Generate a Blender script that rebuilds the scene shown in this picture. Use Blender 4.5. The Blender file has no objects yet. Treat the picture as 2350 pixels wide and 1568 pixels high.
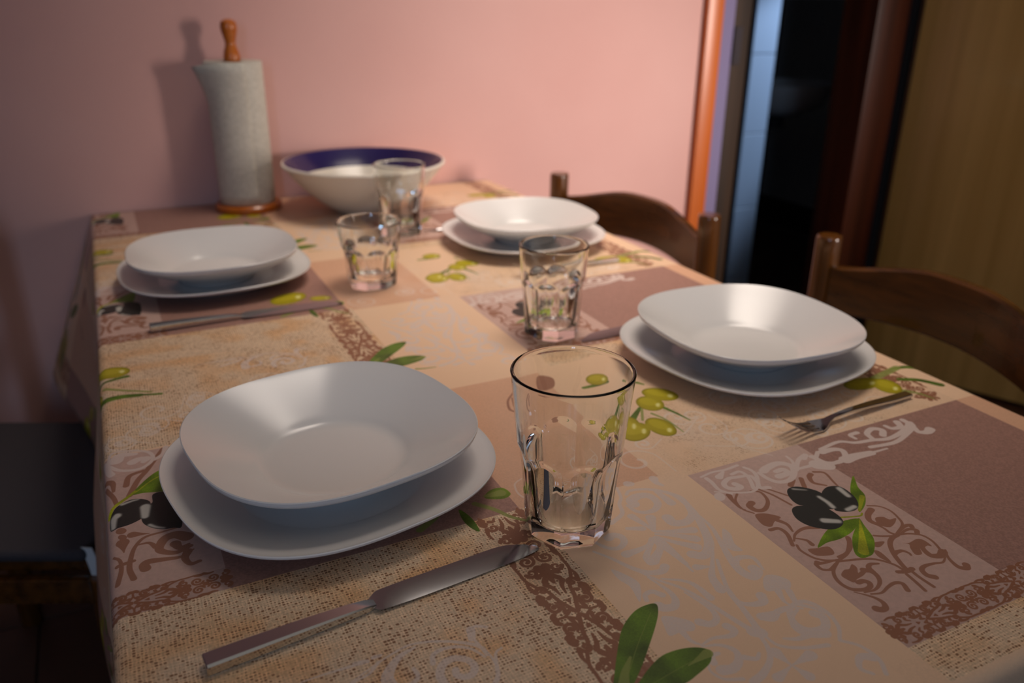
import bpy, bmesh, math, random
import numpy as np
from mathutils import Vector, Matrix

sc = bpy.context.scene
R = math.radians
TZ = 0.75            # height of the table top (top of the cloth is TZ)
T = 0.55             # length of one printed repeat of the tablecloth, in metres

# ------------------------------------------------------------------ camera
cam_d = bpy.data.cameras.new('camera')
cam = bpy.data.objects.new('camera', cam_d)
sc.collection.objects.link(cam)
sc.camera = cam
cam_d.sensor_width = 36
cam_d.lens = 1876.1 / 2350 * 36
PITCH, YAW, ROLL = 0.39267, 0.45795, 0.00863
fwd = Vector((math.sin(YAW)*math.cos(PITCH), math.cos(YAW)*math.cos(PITCH), -math.sin(PITCH)))
rt = Vector((math.cos(YAW), -math.sin(YAW), 0)); up = rt.cross(fwd)
r2 = math.cos(ROLL)*rt + math.sin(ROLL)*up; u2 = -math.sin(ROLL)*rt + math.cos(ROLL)*up
m = Matrix((r2, u2, -fwd)).transposed().to_4x4()
m.translation = Vector((0.0928*T, -0.2794*T, TZ + 0.7343*T))
cam.matrix_world = m
cam_d.clip_start = 0.02
cam_d.dof.use_dof = True
cam_d.dof.focus_distance = 0.66
cam_d.dof.aperture_fstop = 4.4

# ------------------------------------------------------------------ light
world = bpy.data.worlds.new('world'); sc.world = world
world.use_nodes = True
bg = world.node_tree.nodes['Background']
bg.inputs[0].default_value = (0.55, 0.68, 1.0, 1); bg.inputs[1].default_value = 0.02

def area(name, loc, aim, sx, sy, watts, col, spread=180):
    d = bpy.data.lights.new(name, 'AREA'); d.shape = 'RECTANGLE'; d.size = sx; d.size_y = sy
    d.energy = watts; d.color = col; d.spread = R(spread)
    o = bpy.data.objects.new(name, d); sc.collection.objects.link(o)
    o.location = loc
    o.rotation_euler = (Vector(aim) - Vector(loc)).to_track_quat('-Z', 'Y').to_euler()
    return o
def spot(name, loc, aim, watts, col, deg, blend, rad):
    d = bpy.data.lights.new(name, 'SPOT'); d.energy = watts; d.color = col
    d.spot_size = R(deg); d.spot_blend = blend; d.shadow_soft_size = rad
    o = bpy.data.objects.new(name, d); sc.collection.objects.link(o)
    o.location = loc
    o.rotation_euler = (Vector(aim) - Vector(loc)).to_track_quat('-Z', 'Y').to_euler()
    return o
area('overhead_key', (0.98, 1.05, 2.45), (.82, 1.08, 0.75), .9, .9, 4.7, (1.0, 0.87, 0.76), 64)  # added key light overhead; its narrow spread leaves the edges dark
area('warm_side_light', (2.75, -1.30, 1.15), (1.25, 1.69, 0.90), .45, .8, 5.2, (1.0, 0.84, 0.76), 36)  # warm light from the right; no window is built there
area('window_daylight', (-1.15, -2.25, 1.60), (0.3, 1.0, 0.75), .34, 1.15, 9, (0.42, 0.65, 1.0), 150)
area('bounce_fill', (0.7, -0.5, 2.0), (0.7, -0.5, 2.6), 1.6, 1.4, 5, (1.0, 0.95, 0.88), 180)  # added unseen uplight, fills the room by way of the ceiling
spot('pier_spot', (3.1, 1.98, 1.6), (2.46, 2.5, .85), 60, (0.55, 0.72, 1.0), 40, .7, .05)  # cool spot added to light the tiled pier

sc.view_settings.view_transform = 'Standard'
sc.view_settings.look = 'None'
sc.view_settings.exposure = 0.0
sc.view_settings.gamma = 1.0
sc.view_settings.use_curve_mapping = False
sc.cycles.use_denoising = True
sc.cycles.max_bounces = 14
sc.cycles.transmission_bounces = 12
sc.cycles.transparent_max_bounces = 12
sc.cycles.sample_clamp_indirect = 8.0
sc.cycles.blur_glossy = 0.3

# ------------------------------------------------------------------ helpers
def srgb(r, g, b):
    f = lambda c: (c/255/12.92) if c/255 <= .04045 else ((c/255+.055)/1.055)**2.4
    return (f(r), f(g), f(b), 1)

def mat(name, col, rough=0.5, metal=0.0, spec=0.5, noise=None, bump=None, coat=0.0):
    """principled material; noise=(colour2, scale(x,y,z), detail, lo, hi) mixes a second tone; bump=(scale, strength)"""
    M = bpy.data.materials.new(name); M.use_nodes = True
    nt = M.node_tree; b = nt.nodes['Principled BSDF']
    b.inputs['Base Color'].default_value = col
    b.inputs['Roughness'].default_value = rough
    b.inputs['Metallic'].default_value = metal
    b.inputs['Specular IOR Level'].default_value = spec
    b.inputs['Coat Weight'].default_value = coat
    tc = nt.nodes.new('ShaderNodeTexCoord')
    if noise:
        mp = nt.nodes.new('ShaderNodeMapping'); mp.inputs['Scale'].default_value = noise[1]
        nz = nt.nodes.new('ShaderNodeTexNoise'); nz.inputs['Scale'].default_value = 1; nz.inputs['Detail'].default_value = noise[2]
        cr = nt.nodes.new('ShaderNodeMapRange'); cr.inputs[1].default_value = noise[3]; cr.inputs[2].default_value = noise[4]
        mx = nt.nodes.new('ShaderNodeMix'); mx.data_type = 'RGBA'
        mx.inputs[6].default_value = col; mx.inputs[7].default_value = noise[0]
        nt.links.new(tc.outputs['Object'], mp.inputs[0]); nt.links.new(mp.outputs[0], nz.inputs[0])
        nt.links.new(nz.outputs[0], cr.inputs[0]); nt.links.new(cr.outputs[0], mx.inputs[0])
        nt.links.new(mx.outputs[2], b.inputs['Base Color'])
    if bump:
        n2 = nt.nodes.new('ShaderNodeTexNoise'); n2.inputs['Scale'].default_value = bump[0]; n2.inputs['Detail'].default_value = 4
        bp = nt.nodes.new('ShaderNodeBump'); bp.inputs['Strength'].default_value = bump[1]; bp.inputs['Distance'].default_value = 0.002
        nt.links.new(tc.outputs['Object'], n2.inputs[0]); nt.links.new(n2.outputs[0], bp.inputs['Height'])
        nt.links.new(bp.outputs[0], b.inputs['Normal'])
    return M

def obj(name, bm, material, parent=None, smooth=True, loc=None, angle=40):
    me = bpy.data.meshes.new(name)
    bmesh.ops.recalc_face_normals(bm, faces=bm.faces[:])
    bm.to_mesh(me); bm.free()
    if material: me.materials.append(material)
    if smooth:
        for p in me.polygons: p.use_smooth = True
        me.set_sharp_from_angle(angle=R(angle))
    o = bpy.data.objects.new(name, me); sc.collection.objects.link(o)
    if parent: o.parent = parent
    if loc: o.location = loc
    return o

def tag(o, label, cat, group=None):
    o['label'] = label; o['category'] = cat
    if group: o['group'] = group
    return o

def thing(name, label, cat, loc=(0, 0, 0), rz=0, group=None):
    o = bpy.data.objects.new(name, None); sc.collection.objects.link(o)
    o.empty_display_size = 0.05
    o.location = loc; o.rotation_euler = (0, 0, rz)
    return tag(o, label, cat, group)

def struct(o):
    o['kind'] = 'structure'; return o

def copy_tree(o, parent=None):
    c = o.copy(); sc.collection.objects.link(c)
    if parent: c.parent = parent
    for ch in list(o.children): copy_tree(ch, c)
    return c

def bx(bm, x0, x1, y0, y1, z0, z1, bev=0.0, seg=2):
    vs = [bm.verts.new((x, y, z)) for x in (x0, x1) for y in (y0, y1) for z in (z0, z1)]
    idx = [(0, 1, 3, 2), (4, 6, 7, 5), (0, 4, 5, 1), (2, 3, 7, 6), (0, 2, 6, 4), (1, 5, 7, 3)]
    fs = [bm.faces.new([vs[i] for i in f]) for f in idx]
    if bev > 0:
        es = list({e for f in fs for e in f.edges})
        bmesh.ops.bevel(bm, geom=es, offset=bev, segments=seg, profile=0.5, affect='EDGES')
    return bm

def box(*a, **k):
    return bx(bmesh.new(), *a, **k)

def lathe(bm, prof, n=64, cx=0, cy=0, close=True):
    """prof: (r, z) points from bottom centre to top; r=0 ends make a pole"""
    rings = []
    for r, z in prof:
        if r < 1e-6: rings.append([bm.verts.new((cx, cy, z))])
        else: rings.append([bm.verts.new((cx + r*math.cos(2*math.pi*i/n), cy + r*math.sin(2*math.pi*i/n), z)) for i in range(n)])
    for a, b in zip(rings, rings[1:]):
        for i in range(n):
            j = (i+1) % n
            if len(a) == 1 and len(b) == 1: continue
            if len(a) == 1: bm.faces.new((a[0], b[i], b[j]))
            elif len(b) == 1: bm.faces.new((a[i], b[0], a[j]))
            else: bm.faces.new((a[i], b[i], b[j], a[j]))
    return bm

def loft(bm, rings, cap=True, closed=True):
    R_ = [[bm.verts.new(p) for p in r] for r in rings]
    n = len(R_[0])
    for a, b in zip(R_, R_[1:]):
        for i in range(n if closed else n-1):
            j = (i+1) % n
            bm.faces.new((a[i], a[j], b[j], b[i]))
    if cap:
        bm.faces.new(list(reversed(R_[0]))); bm.faces.new(R_[-1])
    return bm

def smooth_curve(pts, step=6):
    """Catmull-Rom through pts -> dense points"""
    if len(pts) < 3:
        a, b = np.array(pts[0], float), np.array(pts[-1], float)
        return np.array([a + (b-a)*t for t in np.linspace(0, 1, step+1)])
    P = [2*np.array(pts[0], float) - np.array(pts[1], float)] + [np.array(p, float) for p in pts] + [2*np.array(pts[-1], float) - np.array(pts[-2], float)]
    out = []
    for i in range(1, len(P)-2):
        p0, p1, p2, p3 = P[i-1:i+3]
        for t in np.arange(step)/step:
            out.append(.5*((2*p1) + (p2-p0)*t + (2*p0-5*p1+4*p2-p3)*t*t + (3*p1-p0-3*p2+p3)*t**3))
    out.append(P[-2])
    return np.array(out)
# ------------------------------------------------------------------ the print on the tablecloth, drawn here with numpy
# each line: s=stroke / p=polygon, ink, half width at start, half width at end, points in repeats (x to the right, y away)
INK = """sB|0.00237|0.00237|1.0146,0.2782 1.0140,0.3007 1.0156,0.3171
sB|0.00234|0.00234|0.9971,0.2776 1.0008,0.2963 1.0031,0.3121
sB|0.00312|0.0036|0.9962,0.3216 1.0077,0.3171 1.0205,0.3179
sB|0.00197|0.00197|1.0070,0.3165 1.0057,0.3330 0.9973,0.3483 0.9857,0.3588 0.9680,0.3662 0.9488,0.3721 0.9370,0.3754
sB|0.00309|0.00335|1.0114,0.3191 1.0169,0.3358 1.0258,0.3547 1.0394,0.3722 1.0538,0.3811 1.0676,0.3835
sB|0.00184|0.00184|1.0676,0.3835 1.0846,0.3790 1.0996,0.3683 1.1027,0.3526 1.0967,0.3345 1.0866,0.3191
sB|0.00562|0.00255|1.0941,0.3256 1.0823,0.3211 1.0709,0.3272 1.0727,0.3408 1.0790,0.3481 1.0883,0.3489
sB|0.00122|0.0044|1.0865,0.3158 1.0726,0.3092 1.0582,0.3128 1.0414,0.3144 1.0306,0.3100 1.0275,0.2989 1.0337,0.2913
sB|0.00123|0.00467|1.1013,0.3272 1.0899,0.3142 1.0848,0.3018 1.0841,0.2908 1.0920,0.2855 1.0977,0.2908
sB|0.00328|0.00151|1.0335,0.3544 1.0424,0.3529 1.0464,0.3449 1.0451,0.3405
sB|0.00275|0.00125|1.0335,0.3544 1.0233,0.3492
sB|0.00204|0.00385|0.9359,0.3743 0.9175,0.3638 0.9069,0.3501 0.9042,0.3347 0.9097,0.3217 0.9242,0.3148 0.9349,0.3156 0.9407,0.3219 0.9367,0.3283 0.9280,0.3294
sB|0.00141|0.00423|0.9195,0.3105 0.9370,0.3086 0.9537,0.3157 0.9625,0.3268 0.9634,0.3388 0.9557,0.3456
sB|0.00139|0.00348|0.9247,0.3042 0.9396,0.3000 0.9575,0.3048 0.9724,0.3067 0.9810,0.3011 0.9761,0.2885
sB|0.00088|0.00506|0.9071,0.3170 0.9157,0.3071 0.9232,0.2963 0.9253,0.2853 0.9201,0.2765 0.9123,0.2761 0.9075,0.2803
sB|0.00412|0.0017|0.9639,0.3370 0.9670,0.3466 0.9753,0.3507 0.9866,0.3469
sB|0.00144|0.00312|0.9404,0.3787 0.9224,0.3807 0.9084,0.3842 0.9093,0.3870
sB|0.0019|0.00142|0.9319,0.3730 0.9136,0.3673 0.9053,0.3712
sB|0.00228|0.00329|0.9467,0.3823 0.9640,0.3841 0.9812,0.3929 0.9951,0.4108
sB|0.0014|0.00223|1.0890,0.4590 1.1044,0.4496 1.1105,0.4348 1.1070,0.4170 1.0970,0.3989 1.0704,0.3858
sB|0.00466|0.00302|1.0859,0.4485 1.0698,0.4404 1.0600,0.4278 1.0644,0.4144 1.0775,0.4063
sB|0.00164|0.00355|1.0704,0.3858 1.0955,0.3940 1.1065,0.3925 1.1049,0.3884
sB|0.00162|0.00351|1.0726,0.3829 1.0935,0.3865 1.1041,0.3800 1.0997,0.3748
sB|0.00184|0.00184|1.0663,0.3823 1.0472,0.3896 1.0344,0.3975
sB|0.0016|0.00213|1.0612,0.4140 1.0634,0.4037 1.0624,0.3932 1.0654,0.3863
pB|0|0|1.0577,0.3669 1.0647,0.3601 1.0585,0.3527 1.0524,0.3387 1.0623,0.3357 1.0715,0.3465 1.0826,0.3499 1.0912,0.3423 1.0930,0.3572 1.0860,0.3640 1.0674,0.3623
pB|0|0|0.9186,0.3507 0.9308,0.3575 0.9397,0.3564 0.9510,0.3623 0.9519,0.3538 0.9445,0.3447 0.9540,0.3464 0.9607,0.3433 0.9466,0.3374 0.9318,0.3352 0.9231,0.3318 0.9192,0.3397
pB|0|0|1.0184,0.3856 1.0367,0.3804 1.0212,0.3739 1.0142,0.3772
pB|0|0|1.0050,0.3713 1.0111,0.3650 1.0059,0.3410 0.9995,0.3572
pB|0|0|1.0729,0.4293 1.0867,0.4266 1.0902,0.4172 1.1022,0.4154 1.0890,0.4065 1.0733,0.4027 1.0644,0.4144
sB|0.00178|0.00504|0.9499,0.5716 0.9615,0.5615 0.9549,0.5380 0.9345,0.5218 0.9200,0.5245 0.9179,0.5382 0.9276,0.5444
sB|0.00177|0.00148|0.9238,0.5749 0.9084,0.5600 0.9027,0.5369 0.9108,0.5204
sB|0.00415|0.00089|0.9089,0.5775 0.9044,0.5619 0.9013,0.5418 0.9054,0.5335
sB|0.0037|0.00142|0.9311,0.4902 0.9368,0.4754 0.9316,0.4582
sB|0.00304|0.00277|0.9036,0.4754 0.9176,0.4727 0.9190,0.4565 0.9067,0.4321
sB|0.00141|0.00395|0.9159,0.4389 0.9303,0.4511 0.9521,0.4563 0.9739,0.4499
sB|0.00182|0.00208|0.9123,0.4295 0.9082,0.4168 0.9126,0.3968 0.9241,0.3844 0.9386,0.3775
sB|0.00136|0.00328|0.9228,0.4432 0.9340,0.4322 0.9340,0.4210
sB|0.00218|0.00355|0.9404,0.3766 0.9637,0.3832 0.9855,0.3984 0.9943,0.4092
sB|0.00422|0.00195|1.0769,0.5681 1.0682,0.5625 1.0616,0.5465 1.0741,0.5312
sB|0.00229|0.00164|1.0871,0.5721 1.1016,0.5613 1.0944,0.5357 1.0897,0.5192
sB|0.00186|0.00186|0.9652,0.5689 0.9743,0.5465 0.9807,0.5127
sB|0.00157|0.00157|0.9730,0.5744 0.9856,0.5524 0.9985,0.5283
sB|0.00416|0.00416|1.0363,0.5680 1.0208,0.5564
sB|0.00352|0.00352|1.0522,0.5652 1.0386,0.5434
sB|0.00303|0.00152|0.9106,0.3855 0.9044,0.3833 0.9043,0.3714 0.9165,0.3639
pB|0|0|0.9102,0.5166 0.9246,0.5139 0.9357,0.5044 0.9412,0.4936 0.9246,0.4893 0.9118,0.4814 0.9035,0.4873 0.9033,0.4994
pB|0|0|0.9198,0.4149 0.9352,0.4113 0.9525,0.4067 0.9473,0.3910 0.9326,0.3927 0.9192,0.4008
sB|0.00361|0.0018|0.0108,0.7617 0.0171,0.7912 0.0163,0.8154 0.0078,0.8299
sB|0.00373|0.0016|0.0318,0.7645 0.0277,0.7895 0.0307,0.8154 0.0375,0.8407 0.0517,0.8598 0.0769,0.8631 0.0965,0.8653
sB|0.00332|0.00281|0.0123,0.8036 0.0230,0.8053 0.0339,0.8070
sB|0.00081|0.00811|0.0224,0.8335 0.0216,0.8592
sB|0.00083|0.00635|0.0579,0.8674 0.0355,0.8743
sB|0.00161|0.00377|0.0414,0.8443 0.0563,0.8427 0.0647,0.8278
sB|0.00642|0.00128|0.0478,0.7816 0.0466,0.7907 0.0532,0.7961 0.0713,0.7927 0.0950,0.7884 0.1130,0.7993
sB|0.00282|0.00565|0.1179,0.7670 0.1057,0.7659 0.1000,0.7825 0.1053,0.7976
sB|0.00322|0.00886|0.1104,0.8097 0.0888,0.8019 0.0694,0.8165 0.0727,0.8349 0.0812,0.8458 0.0948,0.8469 0.1073,0.8353
sB|0.0066|0.00159|0.0908,0.8244 0.0962,0.8109 0.1091,0.8158
sB|0.00427|0.00328|0.0334,1.0224 0.0400,1.0521 0.0620,1.0611
sB|0.00435|0.00335|0.0371,0.9891 0.0517,1.0323 0.0686,1.0629 0.0977,1.1266
sB|0.00548|0.00226|0.0012,1.0539 0.0133,1.0411 0.0145,1.0132
sB|0.0034|0.00309|0.0007,1.0333 0.0130,0.9961 0.0172,0.9724
pB|0|0|0.0281,0.8710 0.0277,0.8687 0.0265,0.8669 0.0249,0.8660 0.0230,0.8661 0.0209,0.8671 0.0190,0.8688 0.0175,0.8712 0.0166,0.8739 0.0163,0.8766 0.0168,0.8790 0.0179,0.8807 0.0195,0.8816 0.0215,0.8816 0.0235,0.8806 0.0254,0.8788 0.0269,0.8764 0.0279,0.8737
pB|0|0|0.0285,0.8906 0.0282,0.8878 0.0270,0.8854 0.0251,0.8837 0.0227,0.8830 0.0201,0.8833 0.0177,0.8846 0.0156,0.8867 0.0142,0.8894 0.0136,0.8924 0.0139,0.8952 0.0151,0.8976 0.0170,0.8993 0.0194,0.9001 0.0220,0.8998 0.0244,0.8985 0.0265,0.8963 0.0279,0.8936
sD|0.00204|0.00307|0.0080,1.1165 0.0154,1.1441 0.0398,1.1432 0.0705,1.1276 0.0801,1.1031 0.0720,1.0813 0.0538,1.0699 0.0283,1.0770 0.0118,1.0972 0.0016,1.1196
sD|0.00625|0.00347|0.0466,1.0983 0.0557,1.1042 0.0711,1.1021 0.0639,1.0927
sD|0.00879|0.00352|0.0210,1.1155 0.0304,1.1317 0.0524,1.1266
sD|0.00281|0.00351|0.0816,1.0920 0.0961,1.1060 0.1026,1.1297
sD|0.00403|0.00436|-0.0005,1.1206 0.0073,1.0870 0.0131,1.0696
sD|0.00312|0.00187|0.9083,0.6333 0.9084,0.6190 0.9052,0.5973 0.9156,0.5788
sD|0.0013|0.00423|0.8950,0.5953 0.9143,0.5839 0.9342,0.5736 0.9541,0.5696 0.9718,0.5797 0.9793,0.5949 0.9798,0.6091 0.9577,0.6148 0.9421,0.6173 0.9248,0.6089 0.9217,0.5964 0.9314,0.5872 0.9429,0.5887 0.9402,0.5993
sD|0.00228|0.00261|0.9550,0.6257 0.9738,0.6267 0.9747,0.6067 0.9597,0.5761
sD|0.0023|0.00328|0.9894,0.6342 0.9941,0.6220 0.9904,0.6041 0.9709,0.5754 0.9840,0.5669
sD|0.003|0.00567|1.0008,0.6090 1.0014,0.5893 1.0106,0.5730 1.0321,0.5700 1.0544,0.5836 1.0665,0.6028 1.0535,0.6192 1.0263,0.6168 1.0119,0.6111
sD|0.00366|0.00499|1.0297,0.6002 1.0453,0.6003 1.0448,0.5882 1.0230,0.5863
sD|0.00276|0.00173|1.0598,0.5860 1.0787,0.6124 1.0825,0.6315
sD|0.00248|0.0039|1.0652,0.5884 1.0910,0.6118 1.1161,0.6209 1.1050,0.6130
sD|0.00239|0.00342|1.0707,0.5908 1.0948,0.5895 1.1148,0.5902
sD|0.01065|0.00962|1.1113,0.5867 1.1239,0.5767
sD|0.00283|0.00496|1.1434,0.6187 1.1232,0.6018 1.1264,0.5888 1.1473,0.5774 1.1730,0.5835 1.1878,0.6032 1.1757,0.6143 1.1502,0.6155
sD|0.0082|0.00535|1.1679,0.5781 1.1927,0.5794 1.2288,0.5757
sD|0.00166|0.00233|0.9026,0.6408 0.9295,0.6452 0.9568,0.6421 0.9832,0.6448
sD|0.00496|0.00165|0.9301,0.6278 0.9481,0.6388
pD|0|0|0.8984,0.5732 0.8951,0.5709 0.8916,0.5698 0.8883,0.5700 0.8855,0.5715 0.8837,0.5740 0.8829,0.5774 0.8833,0.5811 0.8850,0.5848 0.8875,0.5880 0.8908,0.5903 0.8943,0.5914 0.8977,0.5912 0.9005,0.5898 0.9024,0.5872 0.9031,0.5838 0.9026,0.5800 0.9010,0.5763
sD|0.00426|0.0017|1.1222,0.6109 1.1343,0.5802 1.1788,0.5810 1.2147,0.5768 1.2667,0.5749
sD|0.00275|0.00459|1.1554,0.6242 1.2063,0.6301 1.2316,0.6148 1.2667,0.6085 1.2997,0.5998 1.3433,0.6072 1.3797,0.6226 1.3837,0.6393
sD|0.00378|0.00473|1.2717,0.6130 1.2785,0.6306 1.3016,0.6397 1.3145,0.6279 1.3002,0.6134
sD|0.00276|0.00368|1.2438,0.6261 1.2453,0.6393 1.2641,0.6410
sD|0.00336|0.00528|1.3337,0.6369 1.3370,0.6245 1.3569,0.6224 1.3667,0.6384
sD|0.00326|0.00373|1.2433,0.5913 1.2952,0.5848 1.3382,0.5955 1.3784,0.6122 1.3882,0.6260
sD|0.00332|0.00663|1.3799,0.6116 1.3717,0.5938 1.3849,0.5862 1.3995,0.5914
sA|0.00198|0.00595|0.7592,0.6499 0.7719,0.6571 0.8003,0.6481 0.8253,0.6230 0.8309,0.5944 0.8277,0.5626 0.8140,0.5217 0.7998,0.4911 0.7836,0.4738 0.7704,0.4695 0.7600,0.4780
sA|0.00638|0.00203|0.7549,0.6220 0.7584,0.6330 0.7749,0.6381 0.7908,0.6306 0.7913,0.6089 0.7763,0.5951 0.7586,0.5954 0.7472,0.6048 0.7440,0.6229
sA|0.00618|0.00197|0.7815,0.5684 0.7819,0.5532 0.8006,0.5474 0.8203,0.5580 0.8293,0.5783 0.8340,0.6058 0.8237,0.6282
sA|0.00525|0.00216|0.8277,0.6717 0.8244,0.6594 0.8287,0.6482
sA|0.00295|0.00531|0.8092,0.6417 0.8103,0.6170 0.8109,0.5996
sA|0.00125|0.00577|0.8293,0.5783 0.8293,0.5578 0.8278,0.5228 0.8190,0.4930 0.8038,0.4502 0.7975,0.4196 0.8040,0.4018 0.8170,0.4070 0.8178,0.4148
sA|0.00427|0.00126|0.8006,0.4347 0.8095,0.4423 0.8215,0.4418 0.8335,0.4326 0.8289,0.4079
sA|0.00191|0.00463|0.7431,0.5515 0.7382,0.5731 0.7332,0.5953
sA|0.00277|0.00554|0.7431,0.5515 0.7578,0.5796
sA|0.00187|0.00535|0.7429,0.5478 0.7707,0.5346 0.7969,0.5260
sA|0.00185|0.00529|0.7408,0.5413 0.7645,0.5263 0.7869,0.5064
sA|0.00182|0.00519|0.7368,0.5357 0.7545,0.5126 0.7763,0.4896
sA|0.0038|0.00127|0.7349,0.5329 0.7391,0.4984 0.7362,0.4471
sA|0.00577|0.00251|0.7344,0.5186 0.7369,0.4890 0.7378,0.4646
sA|0.00255|0.00561|0.7293,0.5319 0.7268,0.5114 0.6995,0.4896
sA|0.00149|0.00448|0.7331,0.5338 0.6979,0.5041 0.6942,0.4887
sA|0.00153|0.00511|0.7276,0.5364 0.7107,0.5226 0.6731,0.5193
sA|0.00375|0.00268|0.7302,0.5615 0.7098,0.5712
sA|0.0018|0.0049|0.6436,0.5763 0.6541,0.5477 0.6703,0.5365 0.6865,0.5450 0.6893,0.5583 0.6801,0.5664 0.6710,0.5633
sA|0.00143|0.00452|0.6340,0.5449 0.6486,0.5206 0.6630,0.4902 0.6778,0.4717 0.6966,0.4659 0.7072,0.4725
sA|0.00115|0.00298|0.6504,0.5198 0.6648,0.4860 0.6787,0.4567 0.7005,0.4244 0.7131,0.3881 0.7220,0.3522 0.7320,0.3172
sA|0.00116|0.00393|0.6871,0.4527 0.7117,0.4362 0.7207,0.4209 0.7232,0.3922
sA|0.00109|0.00547|0.6719,0.4632 0.6804,0.4308 0.6788,0.4104 0.6684,0.3992 0.6555,0.4025 0.6513,0.4088
sA|0.00227|0.0034|0.6429,0.4246 0.6475,0.4344 0.6597,0.4361 0.6681,0.4245
sA|0.00142|0.00521|0.7907,0.4704 0.7698,0.4460 0.7527,0.4247 0.7463,0.3994
sA|0.00439|0.00122|0.7470,0.4519 0.7636,0.4456
sA|0.00176|0.00331|0.7839,0.4528 0.7674,0.4209 0.7534,0.3899 0.7485,0.3595 0.7421,0.3287 0.7381,0.3116
sA|0.00134|0.0049|0.7571,0.3943 0.7523,0.3694 0.7651,0.3575 0.7818,0.3554 0.7877,0.3660
sA|0.00107|0.00448|0.6987,0.4160 0.7066,0.3883 0.7095,0.3695 0.7036,0.3554 0.6908,0.3518 0.6806,0.3608
sA|0.00339|0.00113|0.8152,0.3635 0.8082,0.3457 0.8090,0.3365
sA|0.00335|0.00134|0.8286,0.3571 0.8207,0.3338 0.8312,0.3201 0.8421,0.3005
sA|0.00484|0.0011|0.7603,0.3339 0.7712,0.3259 0.7867,0.3327 0.8052,0.3325 0.8195,0.3227
sA|0.0017|0.00593|0.8111,0.3239 0.7935,0.3152 0.7856,0.2997 0.7916,0.2847 0.8112,0.2767
sA|0.00303|0.00101|0.6496,0.3539 0.6501,0.3379 0.6579,0.3264
sA|0.00123|0.00411|0.6609,0.3276 0.6776,0.3300 0.7007,0.3242 0.7110,0.3299 0.7073,0.3399
sA|0.00117|0.00544|0.6564,0.3246 0.6777,0.3170 0.6883,0.3017 0.6823,0.2872 0.6676,0.2796 0.6537,0.2827
sA|0.00332|0.00195|0.6519,0.2968 0.6568,0.3067 0.6672,0.3067
sA|0.00093|0.00204|0.6495,0.3028 0.6398,0.2881 0.6462,0.2711 0.6664,0.2614
sA|0.00623|0.00623|0.7320,0.3172 0.7381,0.3116
sA|0.00176|0.00391|0.7351,0.3157 0.7293,0.2897 0.7165,0.2708 0.6939,0.2575 0.6751,0.2526
sA|0.00142|0.00243|0.7396,0.3109 0.7432,0.2856 0.7687,0.2683 0.7993,0.2588
sA|0.0008|0.00557|0.7340,0.2527 0.7312,0.2774
sA|0.0008|0.00557|0.7340,0.2527 0.7670,0.2553
sA|0.00075|0.0047|0.7340,0.2527 0.7055,0.2450
sA|0.00076|0.00474|0.7340,0.2527 0.7404,0.2306
sA|0.00293|0.00156|0.6912,0.2878 0.7031,0.2796 0.7123,0.2852
sA|0.00173|0.00288|0.7563,0.6735 0.7470,0.6470 0.7344,0.6317 0.7239,0.6078 0.6950,0.5936
sA|0.00521|0.0046|0.7792,0.6762 0.7833,0.6742
pA|0|0|0.8401,0.5093 0.8422,0.4931 0.8322,0.4721 0.8321,0.4542 0.8178,0.4610 0.8177,0.4790
pA|0|0|0.6355,0.5000 0.6479,0.4810 0.6535,0.4561 0.6332,0.4263 0.6386,0.4570 0.6329,0.4785
pA|0|0|0.8204,0.3956 0.8344,0.3922 0.8449,0.3743 0.8343,0.3606 0.8206,0.3640 0.8019,0.3698 0.8066,0.3831
pA|0|0|0.6424,0.3902 0.6583,0.3826 0.6727,0.3646 0.6651,0.3519 0.6496,0.3566 0.6313,0.3574 0.6352,0.3743
sA|0.00176|0.00441|0.8213,0.2608 0.8371,0.2790 0.8430,0.3068 0.8320,0.3320 0.8060,0.3304 0.7903,0.3088 0.7964,0.2891 0.8194,0.2837 0.8315,0.2987 0.8258,0.3092
sA|0.00164|0.00219|0.8188,0.2585 0.8343,0.2404 0.8375,0.2148 0.8261,0.1939
sA|0.00164|0.00466|0.8121,0.2006 0.8051,0.2137 0.8195,0.2268 0.8338,0.2199
sA|0.0015|0.00449|0.8036,0.3295 0.7831,0.3315 0.7607,0.3345
sA|0.00424|0.00141|0.8058,0.2828 0.7749,0.2830 0.7580,0.2911
sE|0.00191|0.00114|0.4293,0.4709 0.4163,0.4783 0.4061,0.4691 0.4067,0.4563 0.4105,0.4372 0.4138,0.4213 0.4132,0.4053
sE|0.00478|0.00382|0.4095,0.4751 0.4046,0.4597
sE|0.00076|0.00245|0.2339,0.4491 0.2511,0.4560 0.2782,0.4676 0.3058,0.4777 0.3326,0.4830 0.3636,0.4744 0.3918,0.4584 0.4080,0.4433 0.4113,0.4273
sE|0.00787|0.00128|0.2891,0.4226 0.2905,0.4459 0.3108,0.4682 0.3355,0.4768
sE|0.00281|0.00131|0.3460,0.4420 0.3506,0.4539 0.3627,0.4589 0.3818,0.4553 0.3976,0.4434 0.4066,0.4247
sE|0.00449|0.00359|0.3466,0.4015 0.3470,0.4211 0.3569,0.4357 0.3716,0.4387 0.3849,0.4300 0.3894,0.4167 0.3824,0.4064 0.3728,0.4054 0.3650,0.4125 0.3667,0.4207
sE|0.00126|0.00306|0.4316,0.4296 0.4214,0.4248 0.4141,0.4072 0.4077,0.3898 0.3947,0.3763
sE|0.00089|0.00178|0.1961,0.4801 0.2039,0.4808 0.2269,0.4809 0.2579,0.4796
sE|0.00309|0.00273|0.2615,0.4813 0.2753,0.4794
sE|0.00258|0.00184|0.2843,0.4821 0.2932,0.4819
sE|0.00089|0.00195|0.2398,0.4484 0.2572,0.4553 0.2724,0.4591 0.2877,0.4723
sE|0.00208|0.00294|0.3222,0.4443 0.3229,0.4304 0.3147,0.4233 0.3032,0.4223
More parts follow.
